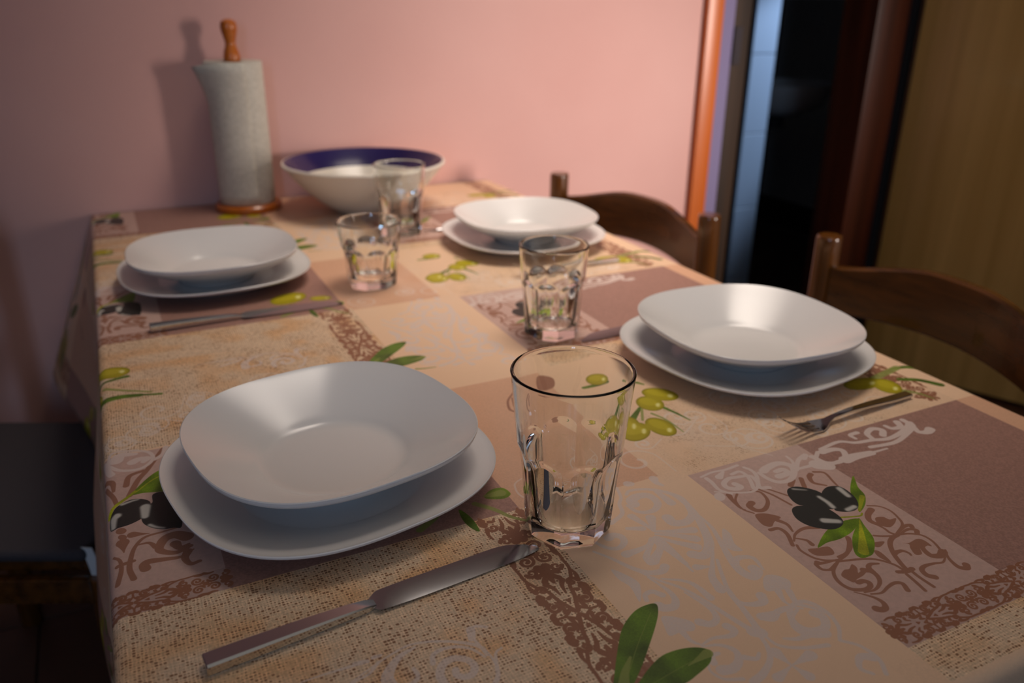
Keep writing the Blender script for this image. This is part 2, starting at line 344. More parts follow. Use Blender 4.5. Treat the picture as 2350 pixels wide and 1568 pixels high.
pK|0|0|1.0036,0.5462 1.0182,0.5521 1.0334,0.5458 1.0490,0.5246 1.0490,0.4978 1.0370,0.4774 1.0261,0.4784 1.0119,0.4936 0.9927,0.5070 0.9926,0.5267
pK|0|0|0.9705,0.5005 0.9839,0.5069 0.9973,0.5027 1.0214,0.4913 1.0272,0.4652 1.0207,0.4436 1.0014,0.4349 0.9833,0.4395 0.9651,0.4581 0.9610,0.4801
pK|0|0|1.0521,0.5186 1.0730,0.5271 1.0913,0.5207 1.0945,0.5031 1.0876,0.4795 1.0710,0.4613 1.0506,0.4591 1.0331,0.4708 1.0409,0.4841 1.0439,0.5046
sH|0.00222|0.00127|1.0163,0.5470 1.0346,0.5347
sH|0.00368|0.0046|1.0382,0.5109 1.0389,0.4938 1.0365,0.4798
sH|0.00533|0.00471|1.0868,0.5150 1.0833,0.4926
sH|0.00456|0.00456|1.0515,0.4642 1.0684,0.4660
sH|0.00638|0.00522|0.9958,0.4587 1.0145,0.4474
sY|0.00178|0.00148|1.0264,0.4532 1.0549,0.4438 1.0648,0.4474
pL|0|0|0.9364,0.4125 0.9774,0.4365 1.0178,0.4450 1.0490,0.4384 1.0183,0.4209 0.9849,0.4137 0.9583,0.4151
pL|0|0|1.1387,0.5340 1.1189,0.5054 1.1095,0.4824 1.0872,0.4622 1.0638,0.4520 1.0813,0.4737 1.0976,0.5016
sY|0.00451|0.00211|1.1022,0.4814 1.0669,0.4548
pL|0|0|1.0499,0.4402 1.0418,0.4214 1.0278,0.3917 1.0025,0.3691 0.9871,0.3647 0.9745,0.3674 0.9767,0.3814 1.0013,0.4079 1.0336,0.4290
sY|0.00782|0.00078|0.9888,0.3757 1.0145,0.4016 1.0481,0.4372
pK|0|0|0.0062,0.9024 0.0055,0.9323 0.0158,0.9604 0.0344,0.9750 0.0525,0.9721 0.0658,0.9558 0.0601,0.9310 0.0532,0.9158 0.0370,0.9054 0.0195,0.9019
pK|0|0|0.0514,0.9351 0.0574,0.9513 0.0686,0.9524 0.0713,0.9773 0.0901,0.9774 0.1086,0.9508 0.1048,0.8693 0.0928,0.8671 0.0774,0.8705 0.0627,0.8814 0.0514,0.9025
sH|0.00434|0.00666|0.0102,0.9064 0.0118,0.9293 0.0170,0.9370
sH|0.00335|0.00183|0.0250,0.9666 0.0402,0.9710 0.0494,0.9714
sH|0.00812|0.0058|0.0579,0.9446 0.0556,0.9167
sH|0.00309|0.00197|0.0604,0.8903 0.0685,0.8806 0.0796,0.8726
sY|0.00365|0.00274|0.0044,0.9389 0.0098,0.9590 0.0243,0.9755 0.0349,0.9857 0.0457,0.9984
pL|0|0|0.0413,0.9915 0.0597,1.0239 0.0806,1.0474 0.1007,1.0527 0.0949,0.9841 0.0820,0.9812 0.0576,0.9883
sY|0.00129|0.00129|0.0455,0.9940 0.0724,1.0226 0.0995,1.0385
pO|0|0|0.9785,1.0326 0.9718,1.0252 0.9629,1.0201 0.9530,1.0179 0.9432,1.0189 0.9347,1.0229 0.9284,1.0294 0.9250,1.0378 0.9250,1.0470 0.9285,1.0560 0.9350,1.0637 0.9438,1.0690 0.9539,1.0714 0.9640,1.0705 0.9728,1.0664 0.9792,1.0596 0.9825,1.0510 0.9822,1.0416
po|0|0|0.9682,1.0437 0.9647,1.0400 0.9598,1.0376 0.9540,1.0368 0.9481,1.0378 0.9427,1.0403 0.9385,1.0441 0.9361,1.0487 0.9356,1.0536 0.9372,1.0582 0.9406,1.0619 0.9456,1.0644 0.9514,1.0652 0.9574,1.0643 0.9628,1.0617 0.9670,1.0579 0.9695,1.0532 0.9699,1.0482
pW|0|0|0.9712,1.0360 0.9694,1.0337 0.9674,1.0318 0.9653,1.0307 0.9635,1.0305 0.9621,1.0311 0.9613,1.0326 0.9612,1.0347 0.9619,1.0372 0.9632,1.0398 0.9650,1.0421 0.9671,1.0440 0.9692,1.0451 0.9710,1.0454 0.9724,1.0447 0.9732,1.0432 0.9732,1.0411 0.9725,1.0386
pO|0|0|0.9131,0.8363 0.9045,0.8253 0.8940,0.8166 0.8829,0.8112 0.8726,0.8096 0.8640,0.8119 0.8583,0.8180 0.8560,0.8270 0.8575,0.8381 0.8627,0.8500 0.8710,0.8612 0.8815,0.8704 0.8929,0.8764 0.9038,0.8783 0.9128,0.8759 0.9187,0.8695 0.9207,0.8599 0.9188,0.8483
po|0|0|0.9041,0.8466 0.8996,0.8411 0.8938,0.8368 0.8874,0.8342 0.8812,0.8336 0.8758,0.8350 0.8719,0.8384 0.8700,0.8432 0.8703,0.8490 0.8727,0.8551 0.8771,0.8607 0.8829,0.8651 0.8894,0.8678 0.8958,0.8685 0.9013,0.8670 0.9053,0.8636 0.9072,0.8586 0.9067,0.8527
pW|0|0|0.9057,0.8383 0.9034,0.8349 0.9008,0.8321 0.8984,0.8302 0.8963,0.8293 0.8949,0.8297 0.8944,0.8313 0.8947,0.8338 0.8958,0.8370 0.8977,0.8405 0.9000,0.8439 0.9026,0.8468 0.9051,0.8487 0.9071,0.8496 0.9085,0.8492 0.9091,0.8477 0.9088,0.8451 0.9076,0.8418
pO|0|0|0.9200,0.8120 0.9117,0.8021 0.9013,0.7944 0.8899,0.7898 0.8790,0.7888 0.8697,0.7914 0.8631,0.7973 0.8599,0.8059 0.8606,0.8162 0.8651,0.8270 0.8731,0.8371 0.8835,0.8452 0.8951,0.8503 0.9065,0.8516 0.9163,0.8490 0.9231,0.8427 0.9261,0.8337 0.9250,0.8230
po|0|0|0.9095,0.8220 0.9052,0.8171 0.8994,0.8133 0.8928,0.8111 0.8861,0.8109 0.8803,0.8125 0.8759,0.8158 0.8734,0.8204 0.8733,0.8258 0.8754,0.8313 0.8796,0.8363 0.8854,0.8402 0.8921,0.8425 0.8988,0.8428 0.9048,0.8412 0.9093,0.8378 0.9117,0.8331 0.9118,0.8276
pW|0|0|0.9120,0.8142 0.9097,0.8111 0.9073,0.8086 0.9048,0.8069 0.9027,0.8062 0.9012,0.8066 0.9004,0.8081 0.9005,0.8105 0.9015,0.8134 0.9032,0.8166 0.9054,0.8197 0.9079,0.8222 0.9104,0.8240 0.9125,0.8247 0.9141,0.8243 0.9148,0.8228 0.9147,0.8204 0.9137,0.8174
pO|0|0|0.9595,0.7850 0.9515,0.7798 0.9429,0.7790 0.9348,0.7824 0.9279,0.7898 0.9232,0.8004 0.9212,0.8128 0.9222,0.8258 0.9261,0.8378 0.9325,0.8472 0.9406,0.8529 0.9495,0.8540 0.9580,0.8504 0.9651,0.8426 0.9698,0.8315 0.9715,0.8186 0.9702,0.8055 0.9660,0.7939
po|0|0|0.9560,0.8061 0.9519,0.8036 0.9473,0.8038 0.9427,0.8065 0.9387,0.8115 0.9358,0.8182 0.9343,0.8258 0.9344,0.8334 0.9361,0.8401 0.9392,0.8450 0.9434,0.8476 0.9481,0.8475 0.9528,0.8447 0.9569,0.8395 0.9598,0.8327 0.9612,0.8250 0.9610,0.8174 0.9592,0.8109
pW|0|0|0.9557,0.7938 0.9534,0.7920 0.9511,0.7910 0.9491,0.7909 0.9477,0.7917 0.9469,0.7934 0.9470,0.7958 0.9478,0.7985 0.9494,0.8012 0.9514,0.8036 0.9537,0.8055 0.9560,0.8065 0.9580,0.8066 0.9595,0.8058 0.9602,0.8040 0.9601,0.8017 0.9593,0.7990 0.9577,0.7962
pO|0|0|1.0030,0.8841 0.9951,0.8773 0.9859,0.8739 0.9765,0.8742 0.9681,0.8781 0.9615,0.8853 0.9575,0.8948 0.9567,0.9057 0.9592,0.9167 0.9647,0.9263 0.9726,0.9335 0.9820,0.9373 0.9917,0.9372 1.0005,0.9331 1.0072,0.9256 1.0111,0.9156 1.0116,0.9045 1.0088,0.8936
po|0|0|0.9966,0.9003 0.9924,0.8970 0.9874,0.8956 0.9821,0.8964 0.9770,0.8992 0.9729,0.9038 0.9702,0.9095 0.9692,0.9157 0.9701,0.9216 0.9727,0.9267 0.9768,0.9301 0.9819,0.9315 0.9874,0.9308 0.9925,0.9279 0.9967,0.9233 0.9994,0.9175 1.0003,0.9112 0.9993,0.9052
pW|0|0|0.9975,0.8902 0.9953,0.8880 0.9930,0.8864 0.9909,0.8857 0.9892,0.8859 0.9881,0.8871 0.9878,0.8890 0.9883,0.8915 0.9896,0.8942 0.9914,0.8969 0.9937,0.8992 0.9960,0.9008 0.9982,0.9015 0.9999,0.9012 1.0009,0.9001 1.0012,0.8981 1.0007,0.8956 0.9994,0.8928
pO|0|0|1.0535,0.9050 1.0457,0.8992 1.0358,0.8973 1.0247,0.8993 1.0139,0.9051 1.0046,0.9139 0.9978,0.9248 0.9944,0.9365 0.9949,0.9477 0.9991,0.9569 1.0068,0.9630 1.0169,0.9653 1.0283,0.9633 1.0394,0.9573 1.0490,0.9481 1.0557,0.9368 1.0589,0.9249 1.0581,0.9139
po|0|0|1.0425,0.9231 1.0384,0.9204 1.0329,0.9199 1.0264,0.9217 1.0199,0.9257 1.0141,0.9312 1.0096,0.9378 1.0070,0.9446 1.0067,0.9507 1.0087,0.9555 1.0127,0.9584 1.0184,0.9590 1.0249,0.9571 1.0315,0.9531 1.0375,0.9474 1.0419,0.9408 1.0444,0.9340 1.0446,0.9279
pW|0|0|1.0457,0.9124 1.0436,0.9105 1.0412,0.9092 1.0389,0.9089 1.0369,0.9095 1.0354,0.9109 1.0346,0.9130 1.0346,0.9155 1.0355,0.9182 1.0371,0.9207 1.0392,0.9226 1.0415,0.9239 1.0439,0.9243 1.0459,0.9237 1.0474,0.9222 1.0482,0.9201 1.0482,0.9175 1.0473,0.9149
sG|0.00531|0.00903|0.9038,1.0228 0.9352,1.0213 0.9660,1.0248
sG|0.00483|0.00145|0.9965,0.8832 1.0053,0.8515 1.0126,0.8139
sG|0.00734|0.00343|0.9113,0.8615 0.9555,0.8984
sg|0.00328|0.00141|0.9620,0.8680 0.9720,0.8329 0.9727,0.7818
sG|0.00482|0.00268|1.0147,0.9975 1.0223,0.9841
sg|0.00281|0.00281|0.9565,0.8940 0.9301,0.8527
pO|0|0|0.0632,1.5118 0.0612,1.5016 0.0551,1.4927 0.0457,1.4862 0.0344,1.4829 0.0222,1.4831 0.0108,1.4867 0.0014,1.4934 -0.0050,1.5023 -0.0074,1.5124 -0.0058,1.5226 0.0000,1.5317 0.0092,1.5385 0.0207,1.5421 0.0331,1.5421 0.0449,1.5384 0.0546,1.5315 0.0610,1.5222
po|0|0|0.0445,1.5180 0.0433,1.5128 0.0395,1.5083 0.0337,1.5050 0.0266,1.5033 0.0191,1.5034 0.0119,1.5053 0.0061,1.5086 0.0022,1.5131 0.0007,1.5183 0.0018,1.5234 0.0054,1.5279 0.0111,1.5313 0.0183,1.5331 0.0259,1.5330 0.0332,1.5312 0.0392,1.5278 0.0431,1.5232
pW|0|0|0.0528,1.5119 0.0525,1.5088 0.0516,1.5061 0.0501,1.5041 0.0482,1.5031 0.0463,1.5031 0.0444,1.5042 0.0429,1.5062 0.0418,1.5089 0.0414,1.5120 0.0417,1.5151 0.0427,1.5178 0.0442,1.5198 0.0460,1.5209 0.0480,1.5209 0.0499,1.5198 0.0514,1.5178 0.0525,1.5150
pO|0|0|0.0005,1.5113 -0.0002,1.5006 -0.0018,1.4918 -0.0041,1.4858 -0.0068,1.4833 -0.0097,1.4847 -0.0123,1.4896 -0.0144,1.4977 -0.0157,1.5079 -0.0161,1.5190 -0.0155,1.5299 -0.0140,1.5390 -0.0117,1.5453 -0.0089,1.5480 -0.0060,1.5466 -0.0033,1.5414 -0.0011,1.5330 0.0001,1.5225
po|0|0|-0.0038,1.5198 -0.0042,1.5144 -0.0052,1.5100 -0.0066,1.5071 -0.0083,1.5060 -0.0101,1.5068 -0.0117,1.5095 -0.0131,1.5137 -0.0139,1.5189 -0.0142,1.5246 -0.0138,1.5300 -0.0128,1.5345 -0.0114,1.5375 -0.0097,1.5386 -0.0079,1.5378 -0.0062,1.5351 -0.0049,1.5308 -0.0041,1.5255
pW|0|0|-0.0020,1.5124 -0.0021,1.5092 -0.0024,1.5064 -0.0028,1.5044 -0.0032,1.5035 -0.0037,1.5037 -0.0041,1.5050 -0.0044,1.5073 -0.0046,1.5103 -0.0046,1.5136 -0.0045,1.5169 -0.0042,1.5197 -0.0038,1.5217 -0.0034,1.5227 -0.0029,1.5224 -0.0025,1.5211 -0.0022,1.5188 -0.0020,1.5157
pO|0|0|0.0054,1.3920 0.0048,1.3842 0.0033,1.3777 0.0011,1.3735 -0.0015,1.3719 -0.0042,1.3732 -0.0067,1.3771 -0.0086,1.3833 -0.0099,1.3910 -0.0103,1.3994 -0.0097,1.4073 -0.0082,1.4140 -0.0060,1.4184 -0.0034,1.4201 -0.0007,1.4188 0.0019,1.4147 0.0039,1.4083 0.0051,1.4004
po|0|0|0.0013,1.3987 0.0010,1.3948 0.0001,1.3916 -0.0013,1.3896 -0.0029,1.3889 -0.0046,1.3897 -0.0061,1.3919 -0.0074,1.3951 -0.0082,1.3991 -0.0084,1.4033 -0.0080,1.4073 -0.0071,1.4105 -0.0058,1.4126 -0.0042,1.4133 -0.0025,1.4125 -0.0009,1.4103 0.0003,1.4070 0.0011,1.4030
pW|0|0|0.0031,1.3931 0.0030,1.3907 0.0027,1.3887 0.0024,1.3872 0.0020,1.3866 0.0015,1.3868 0.0011,1.3878 0.0008,1.3896 0.0007,1.3918 0.0006,1.3943 0.0007,1.3967 0.0010,1.3987 0.0014,1.4002 0.0018,1.4008 0.0022,1.4006 0.0026,1.3996 0.0029,1.3978 0.0031,1.3956
sG|0.00323|0.00646|-0.0089,1.4329 0.0005,1.4613 0.0264,1.4725 0.0547,1.4806
sG|0.0031|0.00435|-0.0066,1.3482 0.0088,1.3743 0.0379,1.3821 0.0742,1.3731 0.1126,1.3621
sG|0.01116|0.00744|0.0016,1.3728 0.0379,1.3802 0.0742,1.3731
sg|0.00507|0.00317|0.0102,1.4335 0.0536,1.4049 0.0952,1.3804
pO|0|0|1.4822,0.7793 1.4718,0.7726 1.4580,0.7683 1.4423,0.7667 1.4268,0.7681 1.4131,0.7722 1.4028,0.7785 1.3971,0.7864 1.3968,0.7949 1.4018,0.8031 1.4118,0.8099 1.4255,0.8145 1.4414,0.8163 1.4574,0.8150 1.4716,0.8109 1.4822,0.8043 1.4878,0.7961 1.4877,0.7874
po|0|0|1.4655,0.7899 1.4601,0.7866 1.4523,0.7846 1.4432,0.7842 1.4337,0.7853 1.4251,0.7879 1.4184,0.7915 1.4143,0.7959 1.4133,0.8005 1.4156,0.8047 1.4209,0.8080 1.4286,0.8100 1.4378,0.8105 1.4474,0.8094 1.4561,0.8069 1.4630,0.8031 1.4671,0.7987 1.4680,0.7941
pW|0|0|1.4704,0.7827 1.4677,0.7806 1.4645,0.7790 1.4612,0.7781 1.4583,0.7779 1.4561,0.7786 1.4548,0.7800 1.4546,0.7819 1.4556,0.7842 1.4575,0.7866 1.4603,0.7887 1.4635,0.7903 1.4668,0.7913 1.4697,0.7914 1.4719,0.7907 1.4732,0.7893 1.4734,0.7874 1.4724,0.7851
pO|0|0|1.4921,0.7321 1.4821,0.7274 1.4719,0.7266 1.4628,0.7298 1.4558,0.7367 1.4517,0.7465 1.4510,0.7580 1.4539,0.7700 1.4600,0.7810 1.4688,0.7896 1.4790,0.7948 1.4896,0.7958 1.4990,0.7925 1.5062,0.7852 1.5102,0.7750 1.5106,0.7631 1.5073,0.7511 1.5009,0.7403
po|0|0|1.4911,0.7514 1.4859,0.7492 1.4805,0.7494 1.4755,0.7519 1.4715,0.7565 1.4690,0.7627 1.4683,0.7697 1.4694,0.7767 1.4723,0.7829 1.4766,0.7874 1.4818,0.7898 1.4873,0.7896 1.4924,0.7870 1.4965,0.7823 1.4990,0.7760 1.4996,0.7689 1.4984,0.7619 1.4954,0.7558
pW|0|0|1.4888,0.7403 1.4859,0.7386 1.4831,0.7377 1.4807,0.7376 1.4792,0.7384 1.4785,0.7400 1.4789,0.7421 1.4802,0.7446 1.4824,0.7471 1.4851,0.7494 1.4881,0.7511 1.4909,0.7520 1.4932,0.7521 1.4948,0.7513 1.4955,0.7497 1.4951,0.7475 1.4937,0.7450 1.4915,0.7425
sG|0.00484|0.01088|1.5576,0.8185 1.5974,0.8126 1.6318,0.7868
sG|0.0069|0.00863|1.5327,0.7733 1.5665,0.7528 1.5884,0.7172
sg|0.00903|0.00903|1.4791,0.7983 1.5784,0.8186
sg|0.00709|0.00218|1.4900,0.7350 1.5113,0.7077 1.5193,0.6786
sB|0.01178|0.00884|1.5187,0.8337 1.5235,0.8199
pG|0|0|0.4995,0.2947 0.5211,0.3172 0.5550,0.3604 0.5839,0.3934 0.6133,0.4126 0.6359,0.4176 0.6504,0.4136 0.6429,0.3985 0.6250,0.3792 0.5986,0.3548 0.5730,0.3321 0.5476,0.3118 0.5215,0.2949
sg|0.00049|0.0004|0.5159,0.2976 0.5399,0.3173 0.5836,0.3594 0.6341,0.4027
pG|0|0|0.5298,0.3019 0.5519,0.3098 0.5739,0.3221 0.6015,0.3332 0.6278,0.3332 0.6496,0.3265 0.6603,0.3163 0.6568,0.3067 0.6453,0.2975 0.6212,0.2900 0.6021,0.2857 0.5664,0.2843
sg|0.00047|0.00038|0.5464,0.2961 0.5691,0.3015 0.6131,0.3081 0.6552,0.3125
sg|0.00836|0.00186|0.5280,0.3049 0.5455,0.3286 0.5659,0.3478
sg|0.00098|0.00688|0.6218,0.3064 0.6552,0.3125
sG|0.00263|0.00113|0.6199,1.2586 0.6359,1.2537 0.6616,1.2501
sB|0.00479|0.00559|0.5777,0.3273 0.5663,0.3205
pL|0|0|0.5486,0.7399 0.5670,0.7569 0.5872,0.7540 0.5913,0.7325 0.5734,0.7250
sg|0.00526|0.00283|0.5274,0.7312 0.5490,0.7027 0.5633,0.6750 0.5808,0.6550
pG|0|0|0.4982,0.7268 0.5052,0.7114 0.5079,0.6867 0.5048,0.6610 0.4963,0.6752 0.4934,0.6994
pO|0|0|0.5153,1.8367 0.5097,1.8215 0.4990,1.8077 0.4844,1.7969 0.4678,1.7903 0.4511,1.7886 0.4363,1.7919 0.4249,1.7999 0.4184,1.8116 0.4175,1.8258 0.4223,1.8408 0.4325,1.8549 0.4469,1.8662 0.4638,1.8735 0.4811,1.8756 0.4967,1.8722 0.5084,1.8638 0.5149,1.8515
po|0|0|0.4908,1.8425 0.4878,1.8348 0.4814,1.8277 0.4726,1.8220 0.4623,1.8184 0.4519,1.8172 0.4425,1.8187 0.4352,1.8226 0.4309,1.8284 0.4302,1.8356 0.4330,1.8431 0.4391,1.8503 0.4479,1.8561 0.4582,1.8599 0.4689,1.8612 0.4785,1.8597 0.4859,1.8558 0.4902,1.8497
pW|0|0|0.5008,1.8351 0.4996,1.8306 0.4976,1.8266 0.4950,1.8234 0.4922,1.8216 0.4894,1.8213 0.4871,1.8226 0.4855,1.8252 0.4848,1.8290 0.4850,1.8334 0.4862,1.8379 0.4882,1.8420 0.4908,1.8451 0.4936,1.8470 0.4964,1.8473 0.4988,1.8461 0.5004,1.8434 0.5011,1.8396
pO|0|0|0.5728,1.7920 0.5695,1.7858 0.5632,1.7813 0.5548,1.7791 0.5452,1.7793 0.5355,1.7820 0.5270,1.7868 0.5206,1.7932 0.5170,1.8004 0.5168,1.8075 0.5199,1.8137 0.5261,1.8183 0.5345,1.8207 0.5442,1.8205 0.5541,1.8178 0.5627,1.8129 0.5692,1.8064 0.5727,1.7991
po|0|0|0.5589,1.8000 0.5570,1.7969 0.5533,1.7948 0.5482,1.7939 0.5423,1.7944 0.5363,1.7960 0.5309,1.7988 0.5268,1.8022 0.5244,1.8060 0.5241,1.8096 0.5259,1.8127 0.5296,1.8148 0.5347,1.8157 0.5406,1.8153 0.5467,1.8137 0.5521,1.8109 0.5563,1.8074 0.5586,1.8036
pW|0|0|0.5646,1.7942 0.5639,1.7923 0.5627,1.7908 0.5612,1.7898 0.5596,1.7895 0.5580,1.7899 0.5567,1.7910 0.5558,1.7927 0.5554,1.7946 0.5556,1.7967 0.5564,1.7986 0.5576,1.8002 0.5591,1.8012 0.5607,1.8015 0.5623,1.8010 0.5636,1.7999 0.5645,1.7983 0.5648,1.7963
sg|0.00631|0.0034|0.4249,1.7025 0.4571,1.7229 0.4896,1.7535
sg|0.00905|0.00352|0.5774,1.7411 0.5515,1.7437
sB|0.00177|0.00236|0.7596,1.0650 0.7334,1.0363 0.7203,1.0032 0.7237,0.9888
sB|0.00159|0.00159|0.7461,1.0438 0.7339,1.0097
pB|0|0|0.8311,1.1187 0.8621,1.0966 0.8423,1.0544 0.8032,1.0585"""
PX = 2048                       # pixels per repeat
X0, X1 = -0.62, 2.14
HW = PX; WW = int((X1-X0)*PX)
rng = np.random.default_rng(7)

def vnoise(h, w, cell, seed, cx=None):
    """smooth value noise, periodic in y"""
    r = np.random.default_rng(seed)
    cy_ = cell; cx_ = cx or cell
    gy = max(2, int(round(h/cy_))); gx = int(w/cx_)+3
    g = r.random((gy, gx)).astype(np.float32)
    y = np.arange(h, dtype=np.float32)*gy/h; x = np.arange(w, dtype=np.float32)/cx_
    yi = y.astype(int); fy = y-yi; fy = fy*fy*(3-2*fy); xi = x.astype(int); fx = x-xi; fx = fx*fx*(3-2*fx)
    a = g[yi % gy]*(1-fy)[:, None] + g[(yi+1) % gy]*fy[:, None]
    return a[:, xi]*(1-fx) + a[:, xi+1]*fx

img = np.zeros((HW, WW, 3), np.float32)
Y, X = np.mgrid[0:HW, 0:WW].astype(np.float32)
X = X/PX + X0; Y = (Y+.5)/PX

def col(*c): return np.array(c, np.float32)/255
CREAM = col(232, 196, 162); TAN = col(214, 168, 136); MAUVE = col(160, 121, 108); BLOCK = col(198, 165, 152); BURL = col(232, 202, 168)
def cell(x0, x1, y0, y1, c, grain=0.0, gcell=3, seed=1):
    """fills a rectangle, y wraps round the repeat"""
    i0, i1 = int((x0-X0)*PX), int((x1-X0)*PX)
    i0 = max(i0, 0); i1 = min(i1, WW)
    rows = np.arange(int(y0*PX), int(y1*PX)) % HW
    blk = np.ones((len(rows), i1-i0, 3), np.float32)*c
    if grain:
        n = vnoise(HW, i1-i0, gcell, seed)[:len(rows)] if len(rows) <= HW else 0
        blk *= (1+(n[..., None]-.5)*grain)
    img[rows[:, None], np.arange(i0, i1)[None]] = blk
    return rows, i0, i1

def burlap(x0, x1, y0, y1, seed, fade=0.0, tone=BURL):
    i0, i1 = int((x0-X0)*PX), int((x1-X0)*PX)
    rows = np.arange(int(y0*PX), int(y1*PX)); h, w = len(rows), i1-i0
    yy, xx = np.mgrid[0:h, 0:w].astype(np.float32)
    wob = vnoise(h, w, 60, seed)*7; wob2 = vnoise(h, w, 60, seed+1)*7
    p = 9.6
    a = (xx+wob)/p; b = (yy+wob2)/p
    ia, ib = np.floor(a).astype(int), np.floor(b).astype(int)
    fa, fb = a-ia, b-ib
    over = ((ia+ib) % 2).astype(np.float32)
    warp = np.sin(np.pi*fa)**.6; weft = np.sin(np.pi*fb)**.6
    thread = np.where(over > 0, .86+.14*warp, .86+.14*weft)
    rr = np.random.default_rng(seed+2).random((int(h/p)+8, int(w/p)+8)).astype(np.float32)
    patch = vnoise(h, w, 70, seed+3)
    # holes at the thread crossings, some open and some closed
    ha = np.abs(fa-.0); ha = np.minimum(ha, 1-ha); hb = np.abs(fb); hb = np.minimum(hb, 1-hb)
    ja, jb = np.round(a).astype(int), np.round(b).astype(int)
    r_ = rr[np.clip(jb, 0, rr.shape[0]-1), np.clip(ja, 0, rr.shape[1]-1)]
    size = .07+.36*np.clip(r_*1.5+patch*.6-.85, 0, 1)
    hole = np.clip(1-np.maximum(ha/(size*1.15), hb/size), 0, 1); hole = np.clip(hole*3, 0, 1)*np.clip(r_*1.15, 0, 1)
    fib = vnoise(h, w, 2, seed+5, 9)*.5+vnoise(h, w, 9, seed+6, 2)*.5
    c = tone*(thread*(.88+.24*fib)*(.95+.1*r_))[..., None]
    warm = np.clip(vnoise(h, w, 90, seed+7)*2-1, 0, 1)[..., None]
    c = c*(1-warm*np.array([.0, .09, .2], np.float32))
    c = c*(1-hole[..., None]) + col(132, 92, 64)*hole[..., None]
    al = 1.0
    if fade: al = fade*np.clip(vnoise(h, w, 60, seed+9)*1.6-.2, 0, 1)[..., None]
    rr_ = rows % HW
    cur = img[rr_[:, None], np.arange(i0, i1)[None]]
    img[rr_[:, None], np.arange(i0, i1)[None]] = cur*(1-al)+c*al

# the printed patchwork
img[:] = CREAM
cell(.586, .93, .675, 1.135, TAN, .06, 4, 3)
cell(.84, 1.62, .650, 1.20, CREAM*.99, .04, 4, 4)
burlap(.886, 1.48, .655, 1.0, 11, fade=.5, tone=col(230, 202, 172))
cell(-.10, .149, .737, 1.130, BLOCK, .05, 9, 5)
cell(.149, .586, .686, 1.137, MAUVE, .16, 5, 6)
cell(-.10, .149, .686, .737, BLOCK*.93, .05, 9, 7)
burlap(-.10, .598, .137, .688, 21)
cell(.886, 1.130, .262, .655, BLOCK, .05, 9, 8)
cell(1.130, 1.555, .205, .655, MAUVE, .16, 5, 9)
cell(.886, 1.17, .212, .262, BLOCK*.93, .05, 9, 10)
cell(.886, 1.62, -.1, .16, CREAM*.99, .03, 4, 44)
burlap(.886, 1.48, .152, .2125, 41)
cell(1.555, 1.66, .20, .655, TAN*1.02, .05, 4, 12)
cell(1.555, 1.66, .655, 1.17, CREAM*1.02, .03, 4, 13)
# worn, powdery whitish wash between cream and linen
wash = np.clip(vnoise(HW, WW, 150, 77)*1.5-.5, 0, 1)*np.clip(1-np.abs(X-.95)/.5, 0, 1)*np.clip(1-np.abs(((Y-.78+.5) % 1)-.5)/.3, 0, 1)
img = img*(1-.35*wash[..., None]) + col(224, 208, 196)*(.35*wash[..., None])

masks = {}
def mk(k):
    if k not in masks: masks[k] = np.zeros((HW, WW), np.float32)
    return masks[k]
def stamp(k, pts, r0, r1, taper=True):
    M_ = mk(k); q = smooth_curve(pts, 10)*PX
    q[:, 0] -= X0*PX
    seg = np.r_[0, np.cumsum(np.hypot(*np.diff(q, axis=0).T))]; L = seg[-1]
    n = max(4, int(L/1.6)); t = np.linspace(0, L, n)
    qx = np.interp(t, seg, q[:, 0]); qy = np.interp(t, seg, q[:, 1])
    u = t/max(L, 1e-6)
    rad = (r0+(r1-r0)*u)*PX
    if r1 > r0*1.4: rad = (r0+(r1-r0)*u**1.35)*PX
    for x, y, r in zip(qx, qy, rad):
        a0, a1, b0, b1 = int(x-r-2), int(x+r+3), int(y-r-2), int(y+r+3)
        a0 = max(a0, 0); a1 = min(a1, WW)
        if a1 <= a0: continue
        xs = np.arange(a0, a1); ys = np.arange(b0, b1)
        d = np.clip(r+.5-np.hypot(xs[None]-x, ys[:, None]-y), 0, 1)
        yw = ys % HW
        if yw[0] <= yw[-1]:
            v = M_[yw[0]:yw[-1]+1, a0:a1]; np.maximum(v, d, out=v)
        else: M_[yw[:, None], xs[None]] = np.maximum(M_[yw[:, None], xs[None]], d)
def fill(k, pts):
    M_ = mk(k); P_ = list(pts)+[pts[0], pts[1], pts[2]]
    q = smooth_curve(P_, 6)[6:-6]*PX; q[:, 0] -= X0*PX
    a0, a1 = int(q[:, 0].min())-1, int(q[:, 0].max())+2; b0, b1 = int(q[:, 1].min())-1, int(q[:, 1].max())+2
    a0 = max(a0, 0); a1 = min(a1, WW)
    acc = np.zeros((b1-b0, a1-a0), np.float32); xs = np.arange(a0, a1)+.5
    for sub in (.25, .75):
        for row in range(b0, b1):
            y = row+sub; cr = []
            A = q; B_ = np.roll(q, -1, 0); m_ = (A[:, 1] > y) != (B_[:, 1] > y)
            for (ax, ay), (bx_, by) in zip(A[m_], B_[m_]): cr.append(ax+(y-ay)*(bx_-ax)/(by-ay))
            cr.sort()
            for c0, c1 in zip(cr[::2], cr[1::2]):
                acc[row-b0] += .5*np.clip(np.minimum(xs+.5-c0, c1-xs+.5), 0, 1)
    yw = np.arange(b0, b1) % HW
    M_[yw[:, None], np.arange(a0, a1)[None]] = np.maximum(M_[yw[:, None], np.arange(a0, a1)[None]], acc)

def spiral(cx, cy, r0, r1, a0, a1, n=14):
    t = np.linspace(0, 1, n); r = r0+(r1-r0)*t; a = np.radians(a0+(a1-a0)*t)
    return list(zip(cx+r*np.cos(a), cy+r*np.sin(a)))

